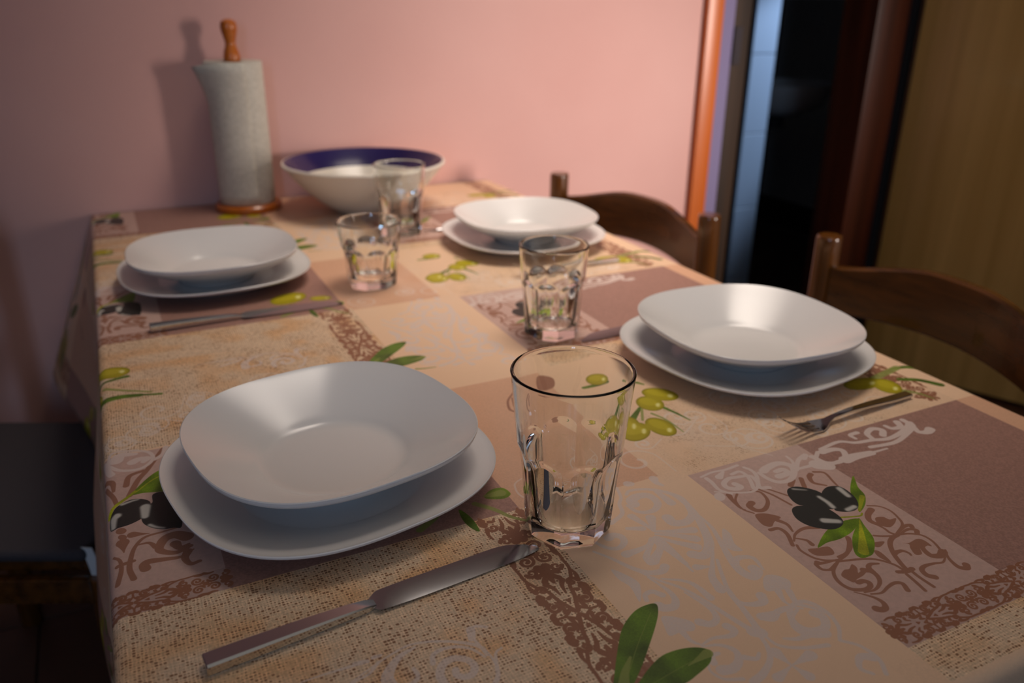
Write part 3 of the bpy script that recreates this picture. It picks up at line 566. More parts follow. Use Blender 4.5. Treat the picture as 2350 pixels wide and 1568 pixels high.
def lace(k, ox, oy, ux, uy, hw, length, phase=0.0):
    """brown scroll border along (ux,uy) from (ox,oy); half width hw; mirrored knots, palmettes and stars"""
    P_ = 3.7
    M = [  # (points, w0, w1) in half widths, s along, t across (t>=0, mirrored)
        (spiral(.42, .40, .34, .06, 200, 200+520), .07, .07), ([(0, 0), (.15, .12), (.3, .06)], .14, .05),
        ([(.0, .95), (.45, .98), (.95, .95), (1.4, .93), (1.9, .72), (2.3, .45), (2.8, .35), (3.2, .2), (3.6, .05)], .06, .09),
        ([(0, .95), (.25, .86), (.5, .90)], .12, .05),
        (spiral(1.1, .52, .24, .06, 80, -330), .1, .05), ([(.95, .16), (1.3, .0)], .2, .16),
        ([(1.35, 0), (1.9, .0)], .2, .07), ([(1.3, 0), (1.75, .3)], .1, .13), ([(1.25, 0), (1.4, .42)], .08, .13), ([(1.2, .05), (1.0, .3)], .08, .08),
        ([(1.45, .93), (1.8, .98), (2.15, .88)], .05, .11), (spiral(2.15, .62, .22, .05, 120, 480), .09, .06),
        ([(2.4, .88), (2.55, .95), (2.75, .88)], .13, .17), ([(2.5, .78), (2.75, .98)], .1, .12), ([(2.75, .8), (3.0, .9)], .1, .05),
        (spiral(3.15, .62, .27, .06, 160, -240), .07, .10), ([(2.9, .5), (3.1, .35), (3.5, .4)], .05, .1),
        ([(3.45, .85), (3.55, .95), (3.7, .92)], .1, .14), ([(3.35, .16), (3.55, .3), (3.7, .58), (3.7, .8)], .07, .05),
        ([(1.9, .35), (2.2, .18), (2.6, .12)], .12, .04), ([(2.6, .6), (2.55, .45), (2.75, .3)], .1, .04),
        ([(3.7, 0), (3.45, .16)], .03, .11), ([(2.95, .05), (3.15, 0)], .06, .02)]
    s = -phase
    while s < length/hw:
        for base, sg in ((s, 1), (s, -1), (s+2*P_, -1)):
            if sg == -1 and base == s and False: continue
        for pts, w0, w1 in M:
            for m1 in (1, -1):
                for ms in (0, 1):
                    q = [((2*P_-a if ms else a)+s, m1*b) for a, b in pts]
                    if max(a for a, b in q) < -.2 or min(a for a, b in q) > length/hw: continue
                    if q[0][0] < -.2 or q[-1][0] < -.2 or q[0][0]*hw > length+.005 or q[-1][0]*hw > length+.005: continue
                    stamp(k, [(ox+ux*a*hw-uy*b*hw, oy+uy*a*hw+ux*b*hw) for a, b in q], w0*hw, w1*hw)
        s += 2*P_
lace('C', .549, .684, 0, -1, .037, .55, phase=4.6)
lace('C', 1.518, 1.20, 0, -1, .036, .53, phase=2.0)
lace('C', .149, .712, -1, 0, .0245, .245, phase=6.2)
lace('C', .888, .238, 1, 0, .0235, .30, phase=1.0)

# hazy white scrolls over the linen, a seeded scatter of C-scrolls
rs = random.Random(5)
for bx0, bx1, by0, by1, nn in ((.90, 1.42, .67, .86, 30), (.02, .46, 1.15, 1.34, 26), (.62, .88, .72, .80, 5)):
    for _ in range(nn):
        cx_, cy_ = rs.uniform(bx0, bx1), rs.uniform(by0, by1); r_ = rs.uniform(.012, .030); a_ = rs.uniform(0, 360); d_ = rs.choice((-1, 1))
        sp = spiral(cx_, cy_, r_*1.5, r_*.25, a_, a_+d_*rs.uniform(380, 520), 16)
        tail = (cx_+r_*3.2*math.cos(math.radians(a_-d_*60)), cy_+r_*2.2*math.sin(math.radians(a_-d_*60)))
        stamp('F', [tail]+sp, .0012, .0036)
strokes = []
for ln in INK.strip().split('\n'):
    h_, w0, w1, ps = ln.split('|')
    strokes.append((h_[0], h_[1], float(w0), float(w1), [tuple(map(float, p.split(','))) for p in ps.split()]))
order = ['F', 'A', 'E', 'B', 'C', 'D', 'G', 'L', 'Y', 'K', 'H', 'g', 'O', 'o', 'W']
for kind, k, w0, w1, pts in strokes:
    if k == 'A':   # the damask goes on in mirror image beyond the strip we can see
        pass
    g_ = {'A': 1.5, 'D': 1.4, 'B': 1.18, 'E': 1.25}.get(k, 1)
    (stamp(k, pts, w0*g_, w1*g_) if kind == 's' else fill(k, pts))
inks = {'F': (col(226, 212, 202), .55), 'A': (col(216, 200, 192), .9), 'E': (col(218, 202, 194), .85), 'B': (col(150, 104, 82), .95), 'C': (col(146, 96, 70), .97), 'D': (col(216, 196, 186), .95),
        'G': (col(82, 110, 26), 1), 'L': (col(104, 132, 20), 1), 'Y': (col(158, 162, 30), 1), 'K': (col(44, 43, 40), 1), 'H': (col(200, 196, 186), .95),
        'g': (col(136, 146, 72), .85), 'O': (col(150, 138, 16), 1), 'o': (col(186, 172, 34), .8), 'W': (col(232, 226, 150), .9)}
def blur(a, n):
    for ax in (0, 1):
        c_ = np.cumsum(np.pad(a, [(n+1, n) if i == ax else (0, 0) for i in (0, 1)], mode='wrap' if ax == 0 else 'edge'), axis=ax, dtype=np.float64)
        a = (c_[2*n+1:]-c_[:-2*n-1] if ax == 0 else c_[:, 2*n+1:]-c_[:, :-2*n-1])/(2*n+1)
    return a.astype(np.float32)
vary = vnoise(HW, WW, 40, 91); fine = vnoise(HW, WW, 3, 92)
for k in order:
    if k not in masks: continue
    c_, al = inks[k]; a = masks[k]
    if k in 'HoW': a = blur(blur(a, 3), 3)
    if k in 'AE': a = a*(.85+.3*(fine-.5))
    sh = (.78+.44*vary)*(.92+.16*fine) if k in 'GLY' else 1
    cc = c_*sh[..., None] if k in 'GLY' else c_
    if k in 'O': cc = c_*(.8+.35*np.clip(blur(masks['O'], 12)*1.2-.3, 0, 1))[..., None]
    a = (a*al)[..., None]
    img = img*(1-a)+cc*a
# the columns outside the traced ones repeat with a half drop
n1 = int((-.095-X0)*PX); sh = int(.981*PX); dy = int(.48*PX)
img[:, :n1] = np.roll(img[:, sh:sh+n1], dy, axis=0)
n2 = int((1.66-X0)*PX)
img[:, n2:] = np.roll(img[:, n2-sh:WW-sh], -dy, axis=0)
# olives and leaves on the left overhang near the far corner
for ex, ey, ea, eb, ang, c_ in ((-.16, .84, .075, .026, 35, col(70, 92, 26)), (-.30, .90, .085, .028, 20, col(60, 80, 22)), (-.36, .80, .060, .036, 70, col(150, 140, 20)),
                                (-.42, .90, .055, .034, 40, col(164, 150, 24)), (-.24, .74, .080, .022, 110, col(84, 104, 30)), (-.10, .93, .07, .02, 60, col(84, 104, 30))):
    i0, i1, j0, j1 = int((ex-.1-X0)*PX), int((ex+.1-X0)*PX), int((ey-.1)*PX), min(HW, int((ey+.1)*PX))
    dx, dy_ = X[j0:j1, i0:i1]-ex, Y[j0:j1, i0:i1]-ey
    ca, sa = math.cos(math.radians(ang)), math.sin(math.radians(ang))
    d_ = np.sqrt(((dx*ca+dy_*sa)/ea)**2+((dy_*ca-dx*sa)/eb)**2)
    a_ = np.clip((1-d_)*eb*PX, 0, 1)[..., None]
    img[j0:j1, i0:i1] = img[j0:j1, i0:i1]*(1-a_)+c_*a_
img *= (1+(rng.random((HW, WW, 1), dtype=np.float32)-.5)*.03)
px = np.ones((HW, WW, 4), np.float32); px[..., :3] = np.clip(img, 0, 1)
print_img = bpy.data.images.new('cloth_print', WW, HW)
print_img.pixels.foreach_set(px.ravel()); print_img.update()
del px, masks, X, Y, wash, vary, fine
# ------------------------------------------------------------------ materials
M_wall = mat('pink_plaster', srgb(218, 174, 166), .85, noise=(srgb(212, 166, 158), (3, 3, 3), 4, .3, .7), bump=(60, .12))
M_lilac = mat('lilac_plaster', srgb(128, 120, 158), .8)
M_white = mat('white_plaster', srgb(225, 222, 215), .9)
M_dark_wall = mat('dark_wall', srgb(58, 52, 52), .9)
M_floor = mat('brown_floor_tile', srgb(92, 62, 44), .45, noise=(srgb(70, 46, 32), (4, 4, 4), 5, .3, .7))
M_grout = mat('floor_grout', srgb(48, 36, 30), .9)
M_orange = mat('honey_pine', srgb(205, 108, 40), .35, noise=(srgb(176, 82, 24), (30, 30, 1.2), 5, .35, .7))
M_darkwood = mat('dark_walnut', srgb(82, 52, 24), .35, noise=(srgb(52, 30, 12), (40, 40, 2.0), 6, .35, .65), coat=.2)
M_jamb = mat('dark_jamb', srgb(58, 36, 14), .7, noise=(srgb(36, 22, 8), (40, 40, 2.0), 6, .35, .65))
M_redwood = mat('red_brown_frame', srgb(104, 50, 26), .4, noise=(srgb(74, 32, 16), (30, 30, 1.5), 5, .35, .65))
M_veneer = mat('olive_veneer', srgb(226, 188, 108), .3, noise=(srgb(196, 158, 82), (26, 26, .7), 7, .3, .72), coat=.15)
M_bath = mat('pale_blue_tile', srgb(190, 205, 222), .3)
M_ceramic = mat('white_porcelain', srgb(224, 221, 218), .2, spec=.5)
M_bowl = mat('bowl_white_glaze', srgb(226, 220, 206), .22)
M_blue = mat('cobalt_glaze', srgb(42, 34, 84), .22)
M_steel = mat('polished_steel', srgb(205, 205, 205), .09, metal=1.0)
M_blade = mat('brushed_steel', srgb(190, 192, 195), .13, metal=1.0)
M_paper = mat('paper_towel', srgb(206, 202, 190), .95, noise=(srgb(192, 188, 176), (160, 160, 160), 2, .4, .6), bump=(420, .5))
M_core = mat('cardboard', srgb(150, 120, 88), .9)
M_ochre = mat('varnished_beech', srgb(190, 104, 28), .3, noise=(srgb(160, 78, 16), (40, 40, 4), 5, .35, .7), coat=.3)
M_pad = mat('charcoal_fabric', srgb(72, 66, 70), .95, noise=(srgb(54, 50, 54), (700, 700, 700), 2, .3, .7), bump=(900, .6))
M_ribbon = mat('white_ribbon', srgb(210, 210, 208), .8)
M_chrome = mat('chrome', srgb(210, 210, 215), .12, metal=1.0)
M_chair = mat('brown_beech_chair', srgb(92, 54, 18), .2, noise=(srgb(58, 32, 8), (60, 5, 60), 6, .35, .68), coat=.5)
M_chair_v = mat('brown_beech_post', srgb(104, 62, 22), .18, noise=(srgb(74, 42, 10), (60, 60, 4), 6, .35, .68), coat=.5)
M_table = mat('table_wood', srgb(120, 76, 40), .4, noise=(srgb(96, 58, 28), (5, 60, 60), 5, .35, .7))

M_glass = bpy.data.materials.new('tumbler_glass'); M_glass.use_nodes = True
gb = M_glass.node_tree.nodes['Principled BSDF']
gb.inputs['Base Color'].default_value = (0.985, 0.996, 0.982, 1)
gb.inputs['Roughness'].default_value = 0.0
gb.inputs['Transmission Weight'].default_value = 1.0
gb.inputs['IOR'].default_value = 1.47

M_cloth = bpy.data.materials.new('oilcloth'); M_cloth.use_nodes = True
nt = M_cloth.node_tree; cb = nt.nodes['Principled BSDF']
it = nt.nodes.new('ShaderNodeTexImage'); it.image = print_img; it.extension = 'REPEAT'
nt.links.new(it.outputs[0], cb.inputs['Base Color'])
cb.inputs['Roughness'].default_value = .42
cb.inputs['Specular IOR Level'].default_value = .4
tcn = nt.nodes.new('ShaderNodeTexCoord'); wn = nt.nodes.new('ShaderNodeTexNoise'); wn.inputs['Scale'].default_value = 700
bn = nt.nodes.new('ShaderNodeBump'); bn.inputs['Strength'].default_value = .12; bn.inputs['Distance'].default_value = .0006
nt.links.new(tcn.outputs['Object'], wn.inputs[0]); nt.links.new(wn.outputs[0], bn.inputs['Height']); nt.links.new(bn.outputs[0], cb.inputs['Normal'])

# ------------------------------------------------------------------ the room
XL, XR, YF, YB, CH = -2.2, 3.9, -2.3, 1.69, 2.6
XD0, XD1 = 1.509, 2.270        # door opening in the back wall, casings included
bm = bmesh.new(); bx(bm, XL, XD0+.01, YB, YB+.12, 0, CH); bx(bm, XD0+.01, XD1, YB, YB+.12, 2.16, CH)
struct(obj('wall_back', bm, M_wall, smooth=False))
struct(obj('wall_left', box(XL-.1, XL, YF, YB+.12, 0, CH), M_wall, smooth=False))
struct(obj('wall_right', box(XR, XR+.1, YF, 4.1, 0, CH), M_white, smooth=False))
bm = bmesh.new(); bx(bm, XL-.1, -1.40, YF-.1, YF, 0, CH); bx(bm, -.90, XR, YF-.1, YF, 0, CH)
bx(bm, -1.40, -.90, YF-.1, YF, 0, .95); bx(bm, -1.40, -.90, YF-.1, YF, 2.25, CH)
struct(obj('wall_front', bm, M_white, smooth=False))
struct(obj('ceiling', box(XL-.1, XR+.1, YF-.1, 4.2, CH, CH+.08), M_white, smooth=False))
w = obj('window_1', box(-1.40, -1.34, YF-.08, YF, .95, 2.25), M_white, smooth=False); struct(w)
obj('window_frame', box(-.96, -.9, YF-.08, YF, .95, 2.25), M_white, w, smooth=False)
obj('window_rail', box(-1.34, -.96, YF-.08, YF, .95, 1.01), M_white, w, smooth=False)
obj('window_rail', box(-1.34, -.96, YF-.08, YF, 2.19, 2.25), M_white, w, smooth=False)
obj('mullion', box(-1.165, -1.135, YF-.0, YF+.02, 1.01, 2.19), M_white, w, smooth=False)
fl = struct(obj('floor', box(XL-.1, XR+.1, YF-.1, 4.2, -.06, -.004), M_grout, smooth=False))
tile_me = None; S_ = .33
nx = int((XR-XL)/S_)+1
for i in range(nx):
    for j in range(14):
        x, y = XL + i*S_, -.55 + j*S_
        if i*S_ > 5.4 or y > 3.9: continue
        if tile_me is None:
            o = obj('floor_tile', box(.002, S_-.002, .002, S_-.002, -.004, .0, .0012, 1), M_floor, fl, smooth=False); tile_me = o.data
        else:
            o = bpy.data.objects.new('floor_tile', tile_me); sc.collection.objects.link(o); o.parent = fl
        o.location = (x, y, 0)
# casing, reveal, jambs
def prof_trim(name, x0, x1, y0, y1, z0, z1, m, bev=.004):
    return struct(obj(name, box(x0, x1, y0, y1, z0, z1, bev), m))
prof_trim('trim_1', 1.509, 1.562, YB-.018, YB+.10, 0, 2.16, M_orange)
prof_trim('trim_2', 1.563, 1.612, YB-.002, YB+.12, 0, 2.16, M_lilac, .001)
prof_trim('trim_3', 1.613, 1.698, YB+.030, YB+.13, 0, 2.16, M_jamb)
prof_trim('trim_4', 2.140, 2.275, YB-.004, YB+.13, 0, 2.16, M_redwood)
prof_trim('trim_5', 1.695, 2.140, YB-.004, YB+.13, 2.06, 2.16, M_redwood)
prof_trim('baseboard_back', XL, 1.509, YB-.012, YB, 0, .07, M_darkwood)
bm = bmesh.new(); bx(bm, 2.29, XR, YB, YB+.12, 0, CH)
struct(obj('wall_corner', bm, M_dark_wall, smooth=False)).name = 'wall_back_right'  # dark colour paints in the shade seen through the hinge gap
# small hinge leaves on the dark jamb
h = obj('door_hinge', box(1.640, 1.668, YB+.024, YB+.0305, 1.00, 1.10, .003), M_pad); h.parent = bpy.data.objects['trim_3']
# veneered door leaf standing open, hinged on the right jamb
dl = obj('door_1', box(0, .82, -.020, .020, .012, 2.03, .003), M_veneer); struct(dl)
dl.location = (2.300, 1.655, 0); dl.rotation_euler = (0, 0, -R(66))
obj('door_edge', box(-.008, .0, -.021, .021, .012, 2.03), M_darkwood, dl, smooth=False)  # dark edge colour stands in for shade in the hinge gap
hd = obj('door_handle', lathe(bmesh.new(), [(0, 0), (.024, 0), (.024, .006), (.009, .010), (.009, .04), (0, .04)], 24), M_chrome, dl)
hd.location = (.76, -.020, 1.02); hd.rotation_euler = (R(90), 0, 0)
# the dim bathroom beyond the doorway
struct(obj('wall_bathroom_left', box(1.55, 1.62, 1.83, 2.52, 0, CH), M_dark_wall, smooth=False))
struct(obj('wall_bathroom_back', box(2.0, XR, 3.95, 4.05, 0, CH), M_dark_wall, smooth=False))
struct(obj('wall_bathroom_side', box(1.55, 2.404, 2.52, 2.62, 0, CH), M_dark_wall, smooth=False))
pil = struct(obj('wall_tiled_pier', box(2.406, 2.526, 2.511, 2.64, 0, CH), M_grout, smooth=False))
tme = None
for k in range(8):
    z0 = .046 + k*.310
    if z0+.3 > CH: break
    if tme is None:
        o = obj('wall_tile', box(2.405, 2.528, 2.500, 2.511, .0, .307, .002, 1), M_bath, pil, smooth=False); tme = o.data
    else:
        o = bpy.data.objects.new('wall_tile', tme); sc.collection.objects.link(o); o.parent = pil
    o.location = (0, 0, z0)
o = obj('wall_tile', box(2.405, 2.528, 2.500, 2.511, .0, .043, .002, 1), M_bath, pil, smooth=False)

# washbasin on the far wall, barely lit
wb = thing('washbasin', 'pale washbasin in the dark room beyond the doorway', 'washbasin', (3.02, 2.95, 0))
bm = lathe(bmesh.new(), [(0, .66), (.10, .665), (.19, .71), (.235, .80), (.24, .815), (.228, .815), (.18, .73), (.08, .70), (0, .695)], 40)
obj('basin', bm, M_ceramic, wb)
obj('bracket', box(-.04, .04, .0, 1.02-.02, .60, .668, .01), M_dark_wall, wb)
tp = bmesh.new(); lathe(tp, [(0, .81), (.022, .81), (.018, .84), (.014, .9), (0, .9)], 20, 0, .20)
bx(tp, -.010, .010, .08, .20, .875, .893, .006)
obj('tap', tp, M_chrome, wb)

# ------------------------------------------------------------------ table and cloth
TY0, TY1, TX1 = .074, 1.680, .893
tb = thing('dining_table', 'long wooden dining table hidden under the olive print cloth', 'table', ((TX1)/2, (TY0+TY1)/2, 0))
tx, ty = TX1/2, (TY1-TY0)/2
obj('table_top', box(-tx+.004, tx-.004, -ty+.004, ty-.004, TZ-.030, TZ-.0014, .006), M_table, tb)
leg_me = None
for sx in (-1, 1):
    for sy in (-1, 1):
        if leg_me is None:
            l = obj('leg', box(-.03, .03, -.03, .03, 0, TZ-.03, .004), M_table, tb); leg_me = l.data
        else:
            l = bpy.data.objects.new('leg', leg_me); sc.collection.objects.link(l); l.parent = tb
        l.location = (sx*(tx-.07), sy*(ty-.07), 0)
for n_, a in (('apron', (-tx+.10, tx-.10, -ty+.055, -ty+.075)), ('apron', (-tx+.10, tx-.10, ty-.075, ty-.055)), ('apron', (-tx+.055, -tx+.075, -ty+.10, ty-.10)), ('apron', (tx-.075, tx-.055, -ty+.10, ty-.10))):
    obj(n_, box(*a, TZ-.11, TZ-.03, .002), M_table, tb)

def cloth():
    RAD = .010
    us = sorted(set([round(v, 4) for v in list(np.linspace(-.285, -.016, 22)) + list(np.linspace(-.016, .012, 9)) + list(np.linspace(.012, TX1-.012, 30)) + list(np.linspace(TX1-.012, TX1+.016, 8)) + list(np.linspace(TX1+.016, TX1+.26, 14))]))
    vs = sorted(set([round(v, 4) for v in list(np.linspace(TY0-.26, TY0-.016, 14)) + list(np.linspace(TY0-.016, TY0+.012, 8)) + list(np.linspace(TY0+.012, TY1-.012, 56)) + list(np.linspace(TY1-.012, TY1+.004, 5))]))
    def bend(d):
        """d = distance past the start of the edge bend; returns outward offset, drop"""
        if d <= 0: return 0, 0
        L = RAD*math.pi/2
        if d < L: a = d/RAD; return RAD*math.sin(a), RAD*(1-math.cos(a))
        return RAD, RAD + d-L
    bm = bmesh.new(); uvl = bm.loops.layers.uv.new('UVMap'); grid = {}
    for i, u in enumerate(us):
        for j, v in enumerate(vs):
            x, y = min(max(u, RAD), TX1-RAD), max(v, TY0+RAD)
            ol, dl_ = bend(RAD-u); orr, dr = bend(u-(TX1-RAD)); of, df = bend(TY0+RAD-v)
            # the left overhang flares out towards the wall, with two soft folds
            hang = max(0, dl_-RAD)
            t_ = min(1, max(0, (v-.75)/.9)); fl_ = .13+.30*t_**2.2
            w_ = .012*math.sin(v*9.0+.6)*min(1, hang/.15)
            drop = dl_ - .35*hang*fl_*fl_ + .16*hang*max(0, (v-1.38)/.30)
            xx = x - ol - hang*fl_ - w_ + orr + .06*max(0, dr-RAD)
            yy = y - of - .10*max(0, df-RAD)
            zz = TZ - max(drop, dr, df)
            if dl_ > RAD and df > RAD or dr > RAD and df > RAD:
                zz = TZ - max(drop, dr, df) ; yy += .35*min(max(0, df-RAD), max(hang, dr-RAD, 0))
            grid[i, j] = (bm.verts.new((xx, yy, zz)), (u/T, v/T))
    for i in range(len(us)-1):
        for j in range(len(vs)-1):
            q = [grid[i, j], grid[i+1, j], grid[i+1, j+1], grid[i, j+1]]
            f = bm.faces.new([a[0] for a in q])
            for lp, a in zip(f.loops, q): lp[uvl].uv = ((a[1][0]-X0)/(X1-X0), a[1][1])
    return bm
cl = obj('tablecloth', cloth(), M_cloth, angle=180)
tag(cl, 'wipe-clean beige and mauve patchwork tablecloth printed with olives and scrolls', 'tablecloth')
sm = cl.modifiers.new('thickness', 'SOLIDIFY'); sm.thickness = .0009; sm.offset = -1

# ------------------------------------------------------------------ plates
def dish(prof, n_seg=144):
    """prof: (r, z, exponent) outline of a closed rounded-square section from top centre round to bottom centre"""
    bm = bmesh.new(); rings = []
    for r, z, e in prof:
        if r < 1e-6: rings.append([bm.verts.new((0, 0, z))]); continue
        ring = []
        for i in range(n_seg):
            a = 2*math.pi*i/n_seg
            k = (abs(math.cos(a))**e + abs(math.sin(a))**e)**(-1/e)
            ring.append(bm.verts.new((r*k*math.cos(a), r*k*math.sin(a), z)))
        rings.append(ring)
    for a, b in zip(rings, rings[1:]):
        for i in range(n_seg):
            j = (i+1) % n_seg
            if len(a) == 1: bm.faces.new((a[0], b[i], b[j]))
            elif len(b) == 1: bm.faces.new((a[i], b[0], a[j]))
            else: bm.faces.new((a[i], b[i], b[j], a[j]))
    return bm
def dense(prof, step=4):
    q = smooth_curve(prof, step); return [tuple(p) for p in q]
NE = 2.6
din_top = dense([(0, .0062, 2), (.045, .0062, 2), (.080, .0066, 2.1), (.089, .0085, 2.2), (.103, .0135, 2.3), (.122, .0200, 2.45), (.1370, .0245, NE)])
din_rim = [(.1383, .0253, NE), (.1391, .0247, NE), (.1389, .0232, NE)]
din_bot = dense([(.1377, .0218, NE), (.120, .0150, 2.45), (.101, .0075, 2.3), (.086, .0028, 2.1)])
din_foot = [(.0835, .0004, 2.1), (.0815, 0, 2.1), (.0795, .0004, 2.1), (.078, .0024, 2.1), (.04, .0026, 2), (0, .0026, 2)]
soup_top = dense([(0, .0100, 2), (.045, .0102, 2), (.062, .0112, 2.05), (.072, .0172, 2.15), (.088, .0272, 2.3), (.106, .0385, 2.45), (.1208, .0478, NE)])
soup_rim = [(.1222, .0488, NE), (.1231, .0482, NE), (.1230, .0466, NE)]
soup_bot = dense([(.1220, .0438, NE), (.1180, .0405, NE), (.106, .0330, 2.45), (.088, .0225, 2.3), (.070, .0130, 2.15), (.058, .0060, 2.05)])
soup_foot = [(.0555, .0004, 2), (.0535, 0, 2), (.0515, .0004, 2), (.050, .0030, 2), (.03, .0032, 2), (0, .0032, 2)]
plate0 = obj('dinner_plate', dish(din_top+din_rim+din_bot+din_foot), M_ceramic, angle=60)
soup0 = obj('soup_plate', dish(soup_top+soup_rim+soup_bot+soup_foot), M_ceramic, angle=60)
SET = [((.1890, .4965, 11), (.1935, .5030, 10), 'nearest the camera behind the nearest knife'),
       ((.1750, 1.1430, 3), (.1740, 1.1370, -1), 'at the far left, before the paper roll'),
       ((.7060, 1.1350, 1), (.7115, 1.1370, -4), 'at the back right, half behind a tumbler'),
       ((.7130, .5490, 8), (.7145, .5490, -4), 'on the right, above the fork')]
for k, (d, s, where) in enumerate(SET):
    a = plate0 if k == 0 else copy_tree(plate0)
    a.location = (d[0], d[1], TZ+.0002); a.rotation_euler = (0, 0, R(d[2]))
    tag(a, 'white dinner plate under the soup plate ' + where, 'plate', 'white dinner plates')
    b = soup0 if k == 0 else copy_tree(soup0)
    b.location = (s[0], s[1], TZ+.0066); b.rotation_euler = (0, 0, R(s[2]))
    tag(b, 'white rounded-square deep soup plate ' + where, 'soup plate', 'white soup plates')

# ------------------------------------------------------------------ tumblers
def tumbler(name, H, rb, rt_, facets=8, step=.55, phase=0.0):
    bm = bmesh.new(); n = 16*facets; rings = []
    wall = .0028
    zs = [0, .0006, .002, .004] + list(np.linspace(.007, H*step-.012, 10)) + list(np.linspace(H*step-.010, H*step+.010, 14)) + list(np.linspace(H*step+.016, H-.002, 12))
    def rr(z): return rb*1.035 + (rt_-rb*1.035)*(z/H)**1.12
    for z in zs:
        ring = []
        for i in range(n):
            a = 2*math.pi*i/n + phase
            f = (i % 16)/16*2*math.pi/facets - math.pi/facets       # angle from the middle of the facet
            R0 = rr(z)
            base = R0*.945*math.cos(math.pi/facets)*1.03 if True else R0
            lift = max(0.0, (z-(H*step-.010))/.016)
            d = (R0*.965)*math.cos(math.pi/facets)*1.012 + lift*lift*R0*.09
            r = min(R0, d/math.cos(f))
            if z < .004: r -= (.004-z)**2*90
            ring.append((r*math.cos(a), r*math.sin(a), z))
        rings.append(ring)
    def circ(r, z): return [(r*math.cos(2*math.pi*i/n+phase), r*math.sin(2*math.pi*i/n+phase), z) for i in range(n)]
    rings += [circ(rt_, H-.0013), circ(rt_-.0004, H-.0005), circ(rt_-.0011, H), circ(rt_-.0017, H), circ(rt_-.0024, H-.0005), circ(rt_-.0028, H-.0013)]
    fl_z = .013
    for z in list(np.linspace(H-.004, fl_z+.010, 16)): rings.append(circ(rr(z)-wall-.0018*max(0, 1-z/(H*step)), z))
    r_in = rr(fl_z+.01)-wall-.0016
    for t in (.3, .6, .85, 1): rings.append(circ(r_in*(1-.25*t*t) - 0*.001, fl_z+.010-.010*math.sin(t*math.pi/2)))
    rings.append(circ(r_in*.35, fl_z-.0003))
    V = [[bm.verts.new(p) for p in r] for r in rings]
    for a, b in zip(V, V[1:]):
        for i in range(n):
            j = (i+1) % n; bm.faces.new((a[i], a[j], b[j], b[i]))
    c0 = bm.verts.new((0, 0, fl_z-.0004)); c1 = bm.verts.new((0, 0, .0018))
    # underside with a shallow push-up
    und = [bm.verts.new((rb*.80*math.cos(2*math.pi*i/n+phase), rb*.80*math.sin(2*math.pi*i/n+phase), .0003)) for i in range(n)]
    for i in range(n):
        j = (i+1) % n
        bm.faces.new((V[-1][i], V[-1][j], c0)); bm.faces.new((V[0][j], V[0][i], und[i], und[j])); bm.faces.new((und[j], und[i], c1))
    return obj(name, bm, M_glass, angle=28)
for (x, y, H, rb, rt_, ph, lab, st) in [
        (.3474, .3405, .1435, .0352, .0487, .12, 'tall faceted clear tumbler in front, nearest the camera', .52),
        (.5446, .7286, .1207, .0360, .0450, .5, 'clear faceted tumbler in the middle of the table, left of the right-hand plates', .60),
        (.3885, 1.0211, .1004, .0365, .0490, .3, 'short wide clear tumbler beside the far left plates', .58),
        (.5306, 1.2969, .1290, .0385, .0482, .8, 'clear tumbler standing in front of the blue-lined bowl', .58)]:
    g = tumbler('tumbler', H, rb, rt_, 8, st, ph); g.location = (x, y, TZ+.0003)
    tag(g, lab, 'glass', 'faceted glass tumblers')

# ------------------------------------------------------------------ cutlery
def section(w, h, k=.30):
    """chamfered oblong cross section, y across and z up, resting on z=0"""
    return [(-w/2+k*h, 0), (w/2-k*h, 0), (w/2, k*h), (w/2, h-k*h*.7), (w/2-k*h*.7, h), (-w/2+k*h*.7, h), (-w/2, h-k*h*.7), (-w/2, k*h)]
def make_knife():
    root = thing('table_knife', 'knife', 'knife', (0, 0, 0))
    bm = bmesh.new(); rings = []
    for x, w, h in [(0, .0140, .0090), (.0008, .0150, .0098), (.03, .0145, .0094), (.07, .0128, .0084), (.100, .0108, .0070), (.112, .0096, .0058), (.1185, .0074, .0042)]:
        rings.append([(x, y, z) for y, z in section(w, h, .22)])
    loft(bm, rings); obj('handle', bm, M_steel, root, angle=30)
    bm = bmesh.new(); rings = []
    def blade(x):
        t = (x-.1150)/(.257-.1150)
        up_ = .0042 + .0072*min(1, max(0, t)/.06)**.7 - .0008*t
        dn = .0036 + .0052*min(1, max(0, t)/.03)**.8 + .0012*math.sin(t*3)
        if t > .74: s = (t-.74)/.26; up_ = up_*(1-s**2.2*1.35); dn *= (1-.25*s**4)
        return up_, -dn
    for x in list(np.linspace(.1150, .124, 6)) + list(np.linspace(.130, .215, 8)) + list(np.linspace(.220, .257, 11)):
        u_, d_ = blade(x); t_ = .0016 if x < .25 else .0010
        zc = .0032 - .0018*(x-.1150)/.142
        rings.append([(x, y_, z_+.11*y_*min(1, (x-.1150)/.02)) for y_, z_ in ((u_, zc), (u_*.92, zc+t_/2), (u_*.0, zc+t_/2), (d_, zc+.0001), (u_*.0, zc-t_/2), (u_*.92, zc-t_/2))])
    loft(bm, rings); obj('blade', bm, M_blade, root, angle=30)
    return root
